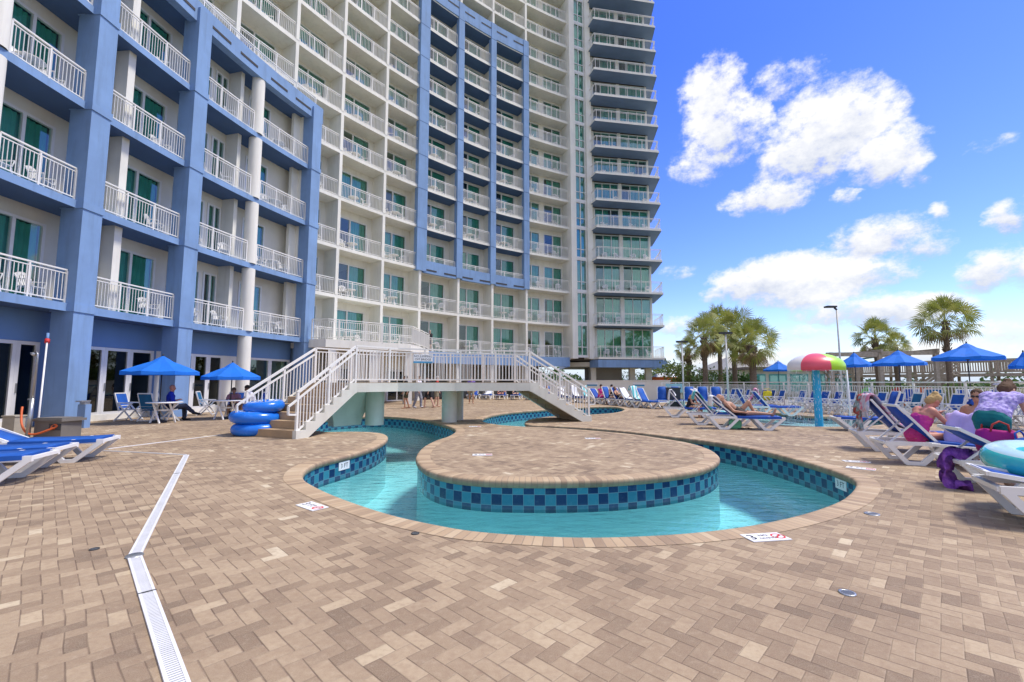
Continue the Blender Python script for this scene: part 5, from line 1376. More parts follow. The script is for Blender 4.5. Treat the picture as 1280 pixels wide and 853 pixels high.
def person(label, loc, rz, J, skin='fair', clothes=(), hair=None, vox=.017, sc=1.0, female=False, extra=None, group=None):
    """J: joints in local space (front +x).  Body is one fused surface; clothes and hair are children."""
    t = thing('person', label, 'person', loc, rz, group); t.scale = (sc, sc, sc)
    b = MB(); sw = .92 if female else 1.0
    pel, che, nek, hd = J['pelvis'], J['chest'], J['neck'], J['head']
    hipL, hipR = J['hipL'], J['hipR']; shL, shR = J['shL'], J['shR']
    def torso(m, e=0.0, lo=True, hi=True):
        wst = pel.lerp(che, .45); lat = (shL-shR).normalized()
        if lo:
            capsule(m, hipL.lerp(hipR, .15), hipR.lerp(hipL, .15), .115+e, .115+e); capsule(m, pel+lat*.05, wst+lat*.045, .125+e, .105+e); capsule(m, pel-lat*.05, wst-lat*.045, .125+e, .105+e)
        if hi:
            capsule(m, wst+lat*.05, che+lat*.07, .105+e, .125*sw+e); capsule(m, wst-lat*.05, che-lat*.07, .105+e, .125*sw+e)
            capsule(m, shL.lerp(shR, .06), shR.lerp(shL, .06), .072*sw+e, .072*sw+e)
            capsule(m, che+lat*.05, shL.lerp(nek, .3), .11+e, .075+e); capsule(m, che-lat*.05, shR.lerp(nek, .3), .11+e, .075+e)
    def leg(m, s, e=0.0, to=1.0, fr=0.0):
        h, k, a = J['hip'+s], J['kn'+s], J['an'+s]
        capsule(m, h.lerp(k, fr), h.lerp(k, min(1, to)), .088+e, .062+e-.0*(1-min(1, to)))
        if to > 1: capsule(m, k, k.lerp(a, to-1), .057+e, .04+e)
    def arm(m, s, e=0.0, to=2.0):
        sh, el, wr = J['sh'+s], J['el'+s], J['wr'+s]
        capsule(m, sh, sh.lerp(el, min(1, to)), .05*sw+e, .04*sw+e)
        if to > 1: capsule(m, el, el.lerp(wr, to-1), .04*sw+e, .028+e)
    torso(b)
    for s in 'LR':
        leg(b, s, 0, 2); arm(b, s); capsule(b, J['kn'+s].lerp(J['an'+s], .12), J['kn'+s].lerp(J['an'+s], .45), .058, .05)
        a = J['an'+s]; td = J.get('toe'+s, a+V(.18, 0, -.05)); capsule(b, a+(a-J['kn'+s]).normalized()*.02, td, .04, .028); capsule(b, a, a-(td-a)*.28, .038, .032)
        w = J['wr'+s]; hv = J.get('hand'+s, (w-J['el'+s]).normalized()); sd = hv.cross(V(0, .3, 1)).normalized(); pm = w+hv*.085
        capsule(b, w, pm, .027, .03); capsule(b, w+sd*.018, pm+sd*.022, .022, .022); capsule(b, w-sd*.018, pm-sd*.022, .022, .022)
        dn = hv.cross(sd)
        for q, ln in ((-1.5, .062), (-.5, .08), (.5, .085), (1.5, .07)):
            f0 = pm+sd*(.017*q); f1 = f0+hv*ln*.55+dn*.006; capsule(b, f0, f1, .0095, .009, 6); capsule(b, f1, f1+hv*ln*.4+dn*.018, .009, .008, 6)
        capsule(b, w+hv*.03+sd*.03, w+hv*.075+sd*.058, .011, .009, 6)
    capsule(b, che.lerp(nek, .7), nek.lerp(hd, .5), .062*sw, .055*sw)
    up = (hd-nek).normalized(); fw = J.get('face', V(1, 0, 0)); fw = (fw-up*fw.dot(up)).normalized(); lt = up.cross(fw); HM = Matrix((fw, lt, up)).transposed()
    def hp(x, y, z): return hd+fw*x+lt*y+up*z
    b.ell(hp(-.01, 0, .02), (.095, .076, .105), 14, 10, M=HM); b.ell(hp(.03, 0, -.045), (.062, .056, .07), 12, 8, M=HM); b.ell(hp(.10, 0, -.01), (.02, .013, .024), 8, 6, M=HM)
    b.ell(hp(.088, 0, -.052), (.012, .022, .008), 8, 6, M=HM)
    for s in (-1, 1): b.ell(hp(-.005, .078*s, -.005), (.02, .011, .03), 8, 6, M=HM)
    fuse(b, 'body', SKIN[skin], t, vox)
    e_ = MB()
    for s in (-1, 1): e_.ell(hp(.083, .03*s, .012), (.01, .013, .008), 8, 6, M=HM)
    e_.build('eyes', M_black, t)
    for c in clothes:
        m = MB(); kind, mt = c[0], c[1]; e = .016
        if kind == 'shirt':
            torso(m, e, True, True)
            for s in 'LR': arm(m, s, e+.006, c[2] if len(c) > 2 else .7)
        elif kind == 'top':
            torso(m, e-.002, False, True); lat = (shL-shR).normalized()
            for q in (-1, 1): capsule(m, pel.lerp(che, .16)+lat*.05*q, pel.lerp(che, .5)+lat*.05*q, .128+e, .112+e)
        elif kind == 'swimsuit':
            torso(m, e-.006, True, False); wst = pel.lerp(che, .45); lat = (shL-shR).normalized()
            for q in (-1, 1):
                capsule(m, wst+lat*.05*q, wst.lerp(che, .8)+lat*.06*q, .105+e-.006, .124*sw+e-.006)
                capsule(m, che+lat*.09*q+(che-wst).normalized()*.02, J['sh'+('L' if q > 0 else 'R')].lerp(nek, .45)+V(0, 0, .045), .035, .03)
        elif kind == 'shorts':
            torso(m, e, True, False)
            for s in 'LR': leg(m, s, e+.012, c[2] if len(c) > 2 else .7)
        elif kind == 'trunks':
            torso(m, e-.004, True, False)
            for s in 'LR': leg(m, s, e, .35)
        elif kind == 'skirt':
            torso(m, e, True, False)
            for s in 'LR': leg(m, s, e+.03, .85)
        elif kind == 'shoes':
            for s in 'LR':
                a = J['an'+s]; td = J.get('toe'+s, a+V(.18, 0, -.05)); capsule(m, a-V(0, 0, .02), td, .05, .038); capsule(m, a, a-(td-a)*.3, .048, .042)
        fuse(m, {'shirt': 'shirt', 'top': 'top', 'swimsuit': 'swimsuit', 'shorts': 'trousers' if len(c) > 2 and c[2] > 1 else 'shorts', 'trunks': 'swim_trunks', 'skirt': 'skirt', 'shoes': 'shoes'}[kind], mt, t, vox)
    if hair:
        m = MB(); mt, style = hair
        m.ell(hp(-.025, 0, .045), (.098, .086, .098), 14, 10, M=HM)
        if style in ('long', 'bun'): m.ell(hp(-.06, 0, -.02), (.07, .08, .11), 12, 8, M=HM)
        if style == 'bun': m.ell(hp(-.085, 0, .11), (.05, .05, .045), 10, 8, M=HM)
        if style == 'hat':
            m = MB(); m.lathe([(.0, .12), (.06, .115), (.092, .06), (.10, .03), (.19, .015), (.19, .005), (.10, .02)], 20); HMv = HM.to_4x4()
            m.v = [tuple(hd+HM @ Vector(p)+up*.02) for p in m.v]; m.build('sun_hat', mt, t)
        elif style == 'short': fuse(m, 'hair', mt, t, .014, 2)
        else: fuse(m, 'hair', mt, t, .014, 2)
    if extra: extra(t, hp, HM)
    return t
def J_sit(lean=.08, armp='lap', sep=.11, shin=(.02, -.42), twist=0):
    J = {}; J['pelvis'] = V(0, 0, .53); d = V(sin(lean), 0, cos(lean)); J['chest'] = J['pelvis']+d*.36; J['neck'] = J['pelvis']+d*.50; J['head'] = J['pelvis']+d*.68+V(.03, 0, 0)
    for s, y in (('L', 1), ('R', -1)):
        J['hip'+s] = V(.02, .10*y, .50); J['kn'+s] = V(.44, sep*y*1.2, .52); J['an'+s] = V(.44+shin[0], sep*y*1.2, .08); J['toe'+s] = J['an'+s]+V(.17, .02*y, -.045)
        J['sh'+s] = J['pelvis']+d*.46+V(0, .19*y, 0)
        if armp == 'lap': J['el'+s] = J['sh'+s]+V(.08, .06*y, -.27); J['wr'+s] = J['el'+s]+V(.21, -.06*y, -.04)
        elif armp == 'table': J['el'+s] = J['sh'+s]+V(.16, .07*y, -.21); J['wr'+s] = J['el'+s]+V(.22, -.12*y, .02)
        elif armp == 'read': J['el'+s] = J['sh'+s]+V(.18, .04*y, -.22); J['wr'+s] = J['el'+s]+V(.16, -.06*y, .14)
        elif armp == 'fold': J['el'+s] = J['sh'+s]+V(.06, .10*y, -.26); J['wr'+s] = J['el'+s]+V(.18, -.22*y, .05)
    return J
def J_stand(stride=.18, lean=.03):
    J = {}; J['pelvis'] = V(0, 0, .95); J['chest'] = V(.02+lean, 0, 1.28); J['neck'] = V(.03+lean, 0, 1.44); J['head'] = V(.05+lean, 0, 1.62)
    for s, y in (('L', 1), ('R', -1)):
        J['hip'+s] = V(0, .10*y, .92); J['kn'+s] = V(.05+stride*.55*y, .10*y, .50); J['an'+s] = V(-.03+stride*y, .10*y, .08); J['toe'+s] = J['an'+s]+V(.17, .02*y, -.05)
        J['sh'+s] = V(.02+lean, .20*y, 1.40); J['el'+s] = V(-.02-stride*.5*y, .26*y, 1.12); J['wr'+s] = V(.08-stride*.7*y, .25*y, .88)
    return J
def J_recline(back=40, kneeL=0, kneeR=0, arm='side'):
    """on a lounger: head towards x=0, feet towards +x"""
    b = R_(back); pv = V(.90, 0, .48); d = V(-cos(b), 0, sin(b)); J = {}
    J['pelvis'] = pv; J['chest'] = pv+d*.34+V(0, 0, .02); J['neck'] = pv+d*.49+V(0, 0, .03); J['head'] = pv+d*.66+V(.03, 0, .06); J['face'] = V(.6, 0, 1)
    for s, y, kn in (('L', 1, kneeL), ('R', -1, kneeR)):
        J['hip'+s] = pv+V(.03, .10*y, 0)
        a = R_(kn); J['kn'+s] = J['hip'+s]+V(cos(a), .05*y, sin(a))*.43
        ln = .42
        if kn: zz = J['kn'+s].z-.44; J['an'+s] = J['kn'+s]+V(sqrt(max(.01, ln*ln-zz*zz)), 0, -zz); J['toe'+s] = J['an'+s]+V(.17, 0, -.0)
        else: J['an'+s] = J['kn'+s]+V(ln, .03*y, -.02); J['toe'+s] = J['an'+s]+V(.07, .03*y, .16)
        J['sh'+s] = pv+d*.45+V(0, .19*y, .0)
        if arm == 'side': J['el'+s] = J['sh'+s]+V(.20, .09*y, -.14); J['wr'+s] = J['el'+s]+V(.23, .0, -.03)
        else: J['el'+s] = J['sh'+s]+V(.22, .08*y, -.10); J['wr'+s] = J['el'+s]+V(.16, -.10*y, .14)
    return J
H_dark = cloth('dark_hair', (.03, .02, .015)); H_blond = cloth('blonde_hair', (.46, .31, .13)); H_grey = cloth('grey_hair', (.40, .38, .35)); H_brown = cloth('brown_hair', (.10, .055, .03))
c_blue = cloth('royal_blue', (.01, .035, .40)); c_jean = cloth('dark_jean', (.03, .04, .075)); c_wht = cloth('white_shirt', (.72, .70, .75)); c_blk = cloth('black_swim', (.015, .015, .018)); c_pink = cloth('hot_pink', (.70, .05, .28)); c_grey = cloth('grey_trouser', (.30, .31, .36)); c_khaki = cloth('khaki', (.30, .26, .17)); c_red = cloth('red_shirt', (.5, .05, .04)); c_mag = cloth('magenta', (.42, .015, .20)); c_teal = cloth('teal_swim', (.0, .16, .17)); c_brn = cloth('dark_brown_swim', (.045, .03, .025))
M_lilac = blotch_mat('lilac_print_cloth', [(.35, (.22, .17, .50)), (.5, (.40, .33, .68)), (.62, (.52, .46, .74))], 24, .8, 6)
# left tables
J = J_sit(.02, 'fold'); J['face'] = V(1, 0, -.1); J['knR'] = V(.44, -.10, .56); J['anR'] = V(.72, -.02, .30); J['toeR'] = V(.90, -.0, .24)
def shirt_print(t, hp, HM):
    mb = MB()
    for k, (y, w) in enumerate(((.06, .05), (0, .045), (-.06, .05))): mb.box((-.133, y, .86), (.012, w, .09)); mb.box((-.136, y*.9, .76), (.012, w, .06))
    mb.build('shirt_print', c_wht, t)
person('bald person in a royal blue shirt sitting at the left patio table with legs crossed', AT(211, 16.5, -.02), R_(38), J, 'red', [('shirt', c_blue, 1.3), ('shorts', c_jean, 1.9), ('shoes', c_blk)], None, .015, 1.0, False, shirt_print)
J = J_sit(.35, 'table'); person('person in a white shirt leaning on the right patio table', T2+Vector((.72, .58, -.02)), R_(220), J, 'brown', [('shirt', c_wht, .8), ('shorts', c_khaki)], (H_dark, 'short'), .015)
J = J_sit(.30, 'table'); person('dark haired person in a pink top sitting behind the right patio table', T2+Vector((-.3, .98, -.02)), R_(290), J, 'tan', [('shirt', cloth('dusty_pink', (.5, .22, .24)), .6), ('shorts', c_jean)], (H_brown, 'long'), .016, .92, True)
# man lying by the pool
J = J_recline(36, 0, 0); J['kneeL'] = 0
J['knL'] = V(1.20, .12, .80); J['anL'] = V(1.36, .11, .46); J['toeL'] = V(1.53, .12, .43)
J['elR'] = J['shR']+V(.16, -.12, -.20); J['wrR'] = J['elR']+V(.25, -.02, -.03); J['face'] = V(.5, 0, 1)
person('bald tanned person in dark trunks lying on a lounger by the pool, one knee raised', Lm.location, Lm.rotation_euler.z, J, 'tan', [('trunks', c_brn)], None, .014)
J = J_sit(.30, 'lap'); J['face'] = V(.8, -.5, -.25)
p = at_l(Lm3, 1.0, 0); person('person in black with a pale hat sitting on the leftmost poolside lounger', (p.x, p.y, -.09), Lm3.rotation_euler.z+R_(-30), J, 'tan', [('swimsuit', c_blk)], (c_wht, 'hat'), .016, .95, True)
# right group
J = J_sit(.42, 'read', shin=(.25, -.3)); J['head'] = J['head']+V(.06, 0, -.03); J['face'] = V(1, 0, -.6)
p = at_l(L6, .62, .1); person('blonde person in a pink swimsuit bent over reading on a lounger', (p.x, p.y, -.06), L6.rotation_euler.z+R_(18), J, 'red', [('swimsuit', c_pink)], (H_blond, 'bun'), .013, 1.0, True)
J = J_sit(-.12, 'lap', shin=(.02, -.4)); J['face'] = V(1, 0, -.1); J['knL'] = V(.40, .13, .72); J['anL'] = V(.62, .13, .42)
def shades(t, hp, HM):
    mb = MB()
    for s in (-1, 1): mb.ell(hp(.092, .032*s, .012), (.012, .028, .02), 10, 6, M=HM)
    mb.bar(hp(.098, -.03, .016), hp(.098, .03, .016), .008); mb.build('sunglasses', M_black, t)
SGW = AT(1228, 7.9); L9 = make_lounger(66, M_bsling, 'blue sun lounger under the person with sunglasses, behind the lilac towel', (0, 0, 0), R_(-150))
r = Matrix.Rotation(R_(-150), 3, 'Z') @ Vector((.95, 0, 0)); L9.location = (SGW.x-r.x, SGW.y-r.y, 0)
person('dark haired person with sunglasses reclining behind the lilac towel', (SGW.x, SGW.y, -.06), R_(-150), J, 'tan', [('swimsuit', c_blk)], (H_brown, 'long'), .014, 1.0, True, shades)
# bent over person in lilac at the right edge
def J_bend():
    J = {}; J['pelvis'] = V(0, 0, .93); J['chest'] = V(.30, 0, 1.10); J['neck'] = V(.46, 0, 1.10); J['head'] = V(.63, 0, 1.08); J['face'] = V(.5, 0, -1)
    for s, y in (('L', 1), ('R', -1)):
        J['hip'+s] = V(0, .10*y, .90); J['kn'+s] = V(.06, .11*y, .49); J['an'+s] = V(-.02, .11*y, .08); J['toe'+s] = J['an'+s]+V(.17, .02*y, -.05)
        J['sh'+s] = V(.42, .19*y, 1.08); J['el'+s] = V(.50, .22*y, .80); J['wr'+s] = V(.56, .17*y, .56)
    return J
J = J_bend(); J['chest'] = V(.24, 0, 1.16); J['neck'] = V(.36, 0, 1.22); J['head'] = V(.50, 0, 1.30)
for s, y in (('L', 1), ('R', -1)): J['sh'+s] = V(.33, .19*y, 1.20); J['el'+s] = V(.48, .2*y, .95); J['wr'+s] = V(.62, .15*y, .76)
pp = AT(1247, 6.3); person('person in a lilac print swimsuit bending over a lounger at the right picture edge', (pp.x, pp.y, -.02), R_(22), J, 'fair', [('top', M_lilac), ('trunks', c_teal)], (H_brown, 'bun'), .013, 1.0, True)
# standing and walking people seen under the bridge
for i, (px, D, rz, lab, sk, cl, hr) in enumerate((
    (508, 24.0, R_(200), 'person in dark shorts walking under the bridge, leftmost of the walkers', 'tan', [('shirt', c_blk), ('shorts', cloth('olive', (.05, .05, .02)))], (H_dark, 'short')),
    (522, 25.0, R_(-20), 'person in long grey trousers standing under the bridge', 'fair', [('shirt', c_wht), ('shorts', c_grey, 1.9), ('shoes', c_wht)], (H_brown, 'short')),
    (536, 24.6, R_(160), 'person in black shorts standing under the bridge', 'fair', [('shirt', c_blk), ('shorts', c_blk)], (H_dark, 'short')),
    (545, 25.6, R_(10), 'person in a red shirt standing behind the bridge pillar', 'fair', [('shirt', c_red), ('shorts', c_khaki)], (H_grey, 'short')),
    (589, 29.5, R_(-80), 'person in pale shorts walking on the deck beyond the bridge', 'tan', [('shirt', cloth('violet', (.18, .12, .4))), ('shorts', c_khaki)], (H_dark, 'short')))):
    p = AT(px, D); person(lab, p, rz, J_stand(.12+.06*(i % 3)), sk, cl, hr, .02, 1.0)
p = pol(CM, RM+.55, FINS[9]+(FINS[10]-FINS[9])*.36, LV[1]+.0); person('person in a dark top standing at the first floor balcony rail', p, R_(-45), J_stand(.03), 'fair', [('shirt', c_blk), ('shorts', c_jean)], (H_grey, 'short'), .022)
# people on the far loungers
for i, (li, pose, cl, sk) in enumerate(((2, 'r', 'trunks', 'red'), (3, 'r', 'swimsuit', 'fair'), (5, 'r', 'swimsuit', 'tan'), (10, 's', 'pink', 'red'), (11, 's', 'blk', 'fair'), (12, 'r', 'trunks', 'tan'))):
    Lx = LOUNGE_FAR[li]; lab = f'sunbather on a lounger in the far row, {("first","second","third","fourth","fifth","sixth")[i]} from the left'
    if pose == 'r': person(lab, Lx.location, Lx.rotation_euler.z, J_recline(46), sk, [('trunks', c_brn) if cl == 'trunks' else ('swimsuit', c_blk if i == 1 else c_teal)], (H_brown, 'short'), .022, 1.0, cl != 'trunks')
    else:
        q = at_l(Lx, 1.0, 0); person(lab.replace('sunbather on', 'person sitting up on'), (q.x, q.y, -.08), Lx.rotation_euler.z, J_sit(.1), sk, [('skirt', c_pink), ('top', c_pink)] if cl == 'pink' else [('swimsuit', c_blk)], (H_dark, 'short'), .022, 1.0, True)
p = AT(1256, 17.4); person('person in a white cap sitting beyond the pool fence', (p.x, p.y, .10), R_(190), J_sit(), 'fair', [('shirt', c_wht), ('shorts', c_khaki)], (c_wht, 'hat'), .02)
p = AT(937, 19.0); 

CHP = lambda px: min((P0+fdir*(.68*k) for k in range(NCH) if k != 13), key=lambda q: abs(project((q.x, q.y, .6))[0]-px)).to_3d()
# ================================================================ TOWELS, BAGS, SWIM RING
def drape(name, label, path, w, m, th=.02, wave=.02, cat='towel', n=10, side=None, seed=1):
    """cloth strip laid along a path"""
    rn = random.Random(seed); pts = [Vector(p) for p in path]; dense = []
    for i in range(len(pts)-1):
        p0, p1, p2, p3 = pts[max(0, i-1)], pts[i], pts[i+1], pts[min(len(pts)-1, i+2)]
        for k in range(6):
            t = k/6; dense.append(.5*((2*p1)+(p2-p0)*t+(2*p0-5*p1+4*p2-p3)*t*t+(3*p1-p0-3*p2+p3)*t**3))
    dense.append(pts[-1]); mb = MB(); N = len(dense)
    sd = Vector(side).normalized()
    rows = []
    for i, p in enumerate(dense):
        d = (dense[min(i+1, N-1)]-dense[max(0, i-1)]).normalized(); nn = d.cross(sd).normalized()
        if nn.z < 0: nn = -nn
        for lay in (0, 1):
            rows.append(mb.vs([p+sd*(w*(k/n-.5)*(1+.05*sin(i*.9+seed)))+nn*(wave*sin(k*1.3+i*.35+seed)+wave*.6*sin(k*2.9+seed*2)+th*lay) for k in range(n+1)]))
    for i in range(N-1):
        a0, b0, a1, b1 = rows[2*i], rows[2*i+1], rows[2*i+2], rows[2*i+3]
        for k in range(n):
            mb.face([b0+k, b0+k+1, b1+k+1, b1+k], sm=True); mb.face([a0+k, a1+k, a1+k+1, a0+k+1], sm=True)
        mb.face([a0, b0, b1, a1]); mb.face([a0+n, a1+n, b1+n, b0+n])
    mb.face([rows[0]+k for k in range(n+1)]+[rows[1]+k for k in range(n, -1, -1)]); mb.face([rows[-2]+k for k in range(n+1)]+[rows[-1]+k for k in range(n, -1, -1)])
    o = mb.build(name, m); tag(o, label, cat); return o
def lw(L, x, y, z):                                   # lounger space to world
    v = Matrix.Rotation(L.rotation_euler.z, 3, 'Z') @ Vector((x, y, z)); return v+Vector(L.location)
def ldir(L, x, y): return Matrix.Rotation(L.rotation_euler.z, 3, 'Z') @ Vector((x, y, 0))
def backpt(back, u, e=.06): b = R_(back); return (.76-cos(b)*.8*u+sin(b)*e, .38+sin(b)*.8*u+cos(b)*e)
M_lav = mat('lavender_towel_cloth', (.50, .42, .78), .95, .06, 6, .4, 90); M_pur = blotch_mat('purple_towel_cloth', [(.35, (.10, .025, .20)), (.5, (.19, .05, .35)), (.66, (.30, .10, .46))], 14, .95, 5, .6); M_teal = stripe_mat('teal_white_towel', ((.10, .48, .50), (.66, .76, .76)), 9, 0)
M_pkt = blotch_mat('pink_pale_towel', [(.4, (.62, .22, .34)), (.5, (.62, .58, .66)), (.62, (.36, .44, .62))], 5, .95, 3); M_ptowel = blotch_mat('pink_print_towel', [(.42, (.70, .16, .34)), (.56, (.72, .52, .62))], 9, .95, 2)
x0, z0 = backpt(55, 1.04, .07); x1, z1 = backpt(55, .2, .07); xb, zb = backpt(55, 1.0, -.05)
drape('towel', 'pink and blue towel over the raised back of the lounger behind the blonde person', [lw(L5, xb-.03, 0, zb-.35), lw(L5, xb-.03, 0, zb-.1), lw(L5, x0, 0, z0+.02), lw(L5, x1, 0, z1), lw(L5, 1.2, 0, .42)], .56, M_pkt, side=ldir(L5, 0, 1), seed=3)
M_greyt = blotch_mat('grey_red_towel', [(.42, (.40, .07, .06)), (.52, (.20, .34, .36)), (.64, (.62, .64, .68))], 6, .95, 3)
drape('towel', 'grey and red beach wrap hanging behind the pink towel on the same lounger back', [lw(L5, xb-.06, .28, zb-.62), lw(L5, xb-.07, .28, zb-.2), lw(L5, xb+.0, .28, zb+.08), lw(L5, xb+.1, .26, zb-.02)], .26, M_greyt, side=ldir(L5, 0, 1), seed=8, wave=.03)
x0, z0 = backpt(52, 1.02, .06); x1, z1 = backpt(52, .1, .06); xb, zb = backpt(52, 1.0, -.05)
drape('towel', 'teal and white striped towel on the empty lounger left of the lying man', [lw(Lm2, xb-.03, 0, zb-.15), lw(Lm2, x0, 0, z0+.02), lw(Lm2, x1, 0, z1), lw(Lm2, 1.3, 0, .42)], .58, M_teal, side=ldir(Lm2, 0, 1), seed=4)
x0, z0 = backpt(40, 1.02, .04); xb, zb = backpt(40, 1.0, -.05)
drape('towel', 'white towel behind the head of the lying man', [lw(Lm, xb-.02, 0, zb-.18), lw(Lm, x0, 0, z0+.03), lw(Lm, x0+.22, 0, z0-.16)], .56, M_wcloth, side=ldir(Lm, 0, 1), seed=5)
x0, z0 = backpt(52, 1.02, .05); xb, zb = backpt(52, 1.0, -.05)
drape('towel', 'white towel over the back of the leftmost poolside lounger', [lw(Lm3, xb-.02, 0, zb-.3), lw(Lm3, x0, 0, z0+.03), lw(Lm3, x0+.16, 0, z0-.2)], .6, M_wcloth, side=ldir(Lm3, 0, 1), seed=6)
for i, (li, m_t, nm) in enumerate(((1, M_wcloth, 'white'), (4, M_teal, 'teal and white'), (7, M_wcloth, 'white'), (8, M_wcloth, 'white'), (9, M_teal, 'teal and white'), (13, M_wcloth, 'white'), (14, M_teal, 'teal and white'))):
    Lx = LOUNGE_FAR[li]; bk_ = (60, 48, 66)[li % 3]; xa, za = backpt(bk_, 1.03, .06); xc, zc = backpt(bk_, .15, .06); xd, zd = backpt(bk_, .9, -.05)
    drape('towel', f'{nm} towel over a lounger in the far row, {("first", "second", "third", "fourth", "fifth", "sixth", "seventh")[i]} towel from the left', [lw(Lx, xd-.03, 0, zd-.1), lw(Lx, xa, 0, za+.02), lw(Lx, xc, 0, zc), lw(Lx, 1.4, 0, .43)], .52, m_t, side=ldir(Lx, 0, 1), seed=20+i, n=6)
k0 = Vector(SGW)+Vector((0, 0, 0)); kd = Vector((cos(R_(-150)), sin(R_(-150)), 0)); ks = Vector((-kd.y, kd.x, 0))
drape('towel', 'plain lavender towel draped over a raised knee in front of the sunglasses person', [k0+kd*.12+Vector((0, 0, .42)), k0+kd*.28+Vector((0, 0, .66)), k0+kd*.45+Vector((0, 0, .86)), k0+kd*.56+Vector((0, 0, .70)), k0+kd*.66+Vector((0, 0, .36)), k0+kd*.70+Vector((0, 0, .20))], .52, M_lav, side=ks, seed=7, wave=.03)
drape('towel', 'crumpled purple towel hanging off the end of the lounger with the magenta bag', [lw(L7, .30, .02, .415), lw(L7, .14, -.05, .43), lw(L7, .0, -.10, .42), lw(L7, -.06, -.14, .24), lw(L7, -.04, -.16, .06), lw(L7, .04, -.21, .035), lw(L7, .14, -.28, .03)], .17, M_pur, side=ldir(L7, .3, 1), seed=9, wave=.05, th=.012, n=16)
p = CHP(937)+Vector((.30, 0, .02)); drape('towel', 'pink print towel hung on a chair back behind the lying man', [p+Vector((.2, 0, .15)), p+Vector((.15, 0, .6)), p+Vector((0, 0, 1.0)), p+Vector((-.2, -.05, .62)), p+Vector((-.4, -.1, .36))], .95, M_ptowel, side=(.5, .86, 0), seed=11, wave=.04)
def bag(name, label, loc, rz, w, d, h, m, cat='bag', handle=True, hm=None):
    t = thing(name, label, cat, loc, rz); mb = MB(); n = 20; base = 0
    for i, (z, f) in enumerate(((0, .86), (.25, 1.0), (.6, 1.02), (.9, .94), (1.0, .9), (.985, .84), (.7, .8))):
        mb.vs([(w/2*f*(abs(cos(a))**.6)*(1 if cos(a) > 0 else -1)+.01*sin(3*a+i), d/2*f*(abs(sin(a))**.6)*(1 if sin(a) > 0 else -1), h*z*(1+.05*sin(2*a))) for a in [2*pi*k/n for k in range(n)]])
    for i in range(6):
        for k in range(n): mb.face([i*n+k, i*n+(k+1) % n, (i+1)*n+(k+1) % n, (i+1)*n+k], sm=True)
    mb.face(list(range(n))[::-1]); mb.build('body', m, t)
    if handle:
        for s in (-1, 1):
            g = MB(); g.tube([(-w*.25, s*d*.42, h*.93), (-w*.2, s*d*.5, h*1.2), (0, s*d*.45, h*1.32), (w*.2, s*d*.5, h*1.2), (w*.25, s*d*.42, h*.93)], .012, 6); g.build('handle', hm or m, t)
    return t
bag('beach_bag', 'magenta beach bag with red straps standing on the lounger right of the blonde person', lw(L7, .62, .16, .40), R_(-20), .40, .22, .36, c_mag, hm=c_red)
bag('beach_bag', 'royal blue bag slumped beside the magenta bag', lw(L7, .86, -.04, .39), R_(10), .34, .22, .28, M_bsling2)
bag('beach_bag', 'light green bag under the lying man', lw(Lm, .78, -.02, .005), R_(0), .34, .2, .26, cloth('mint_bag', (.16, .55, .30)))
bag('beach_bag', 'red bag at the right picture edge above the swim ring', AT(1275, 6.2, .42), R_(-30), .30, .18, .15, cloth('red_bag', (.50, .02, .07)), handle=False)
bag('beach_bag', 'yellow bag on a chair behind the lying man', CHP(957)+Vector((.02, 0, .42)), 0, .42, .3, .5, cloth('yellow_bag', (.75, .62, .03)))
mb = MB(); mb.lathe([(0, 0), (.034, 0), (.042, .15), (.039, .15), (.032, .01), (0, .01)], 18); o = mb.build('drink_cup', M_cglass, None, AT(1264, 6.3, .52)); tag(o, 'clear plastic cup at the right picture edge', 'cup')
# flip flops
for i, (dx, dy) in enumerate(((.95, -.05), (1.12, .02))):
    mb = MB(); mb.prism([(-.13, -.035), (.0, -.045), (.12, -.04), (.14, 0), (.12, .045), (-.12, .038), (-.14, 0)], .004, .022); mb.tube([(.07, 0, .024), (.0, .035, .05), (-.04, .036, .024)], .006, 5, 0); mb.tube([(.07, 0, .024), (.0, -.035, .05), (-.04, -.036, .024)], .006, 5, 0)
    o = mb.build('flip_flop', c_blk, None, lw(Lm, dx, dy, 0)); o.rotation_euler = (0, 0, .3*i); tag(o, 'black flip flop on the pavers under the lying man', 'flip flop', 'pair of flip flops under the lounger')
# teal swim ring
m_, nt, bs = new_mat('teal_vinyl'); co = nt.n('ShaderNodeTexCoord').outputs['Object']
bs.inputs['Base Color'].default_value = (.04, .50, .52, 1); bs.inputs['Roughness'].default_value = .15; bs.inputs['Coat Weight'].default_value = .4
M_tealv = m_; M_clearv = mat('pale_clear_vinyl', (.50, .72, .78), .12, .05, 3, spec=.8)
mb = MB(); n, q = 40, 16
for i in range(n):
    a = 2*pi*i/n
    for k in range(q):
        b = 2*pi*k/q; rr = .36+.17*cos(b); mb.v.append((rr*cos(a), rr*sin(a), .15*sin(b)+.15))
for i in range(n):
    for k in range(q): mb.face([i*q+k, ((i+1) % n)*q+k, ((i+1) % n)*q+(k+1) % q, i*q+(k+1) % q], 1 if 2 <= k <= 5 else 0, sm=True)
o = mb.build('swim_ring', [M_tealv, M_clearv], None, AT(1312, 4.95, .39)); o.rotation_euler = (R_(6), R_(-4), .2); tag(o, 'large teal inflatable ring with a clear top on the nearest right lounger', 'swim ring')

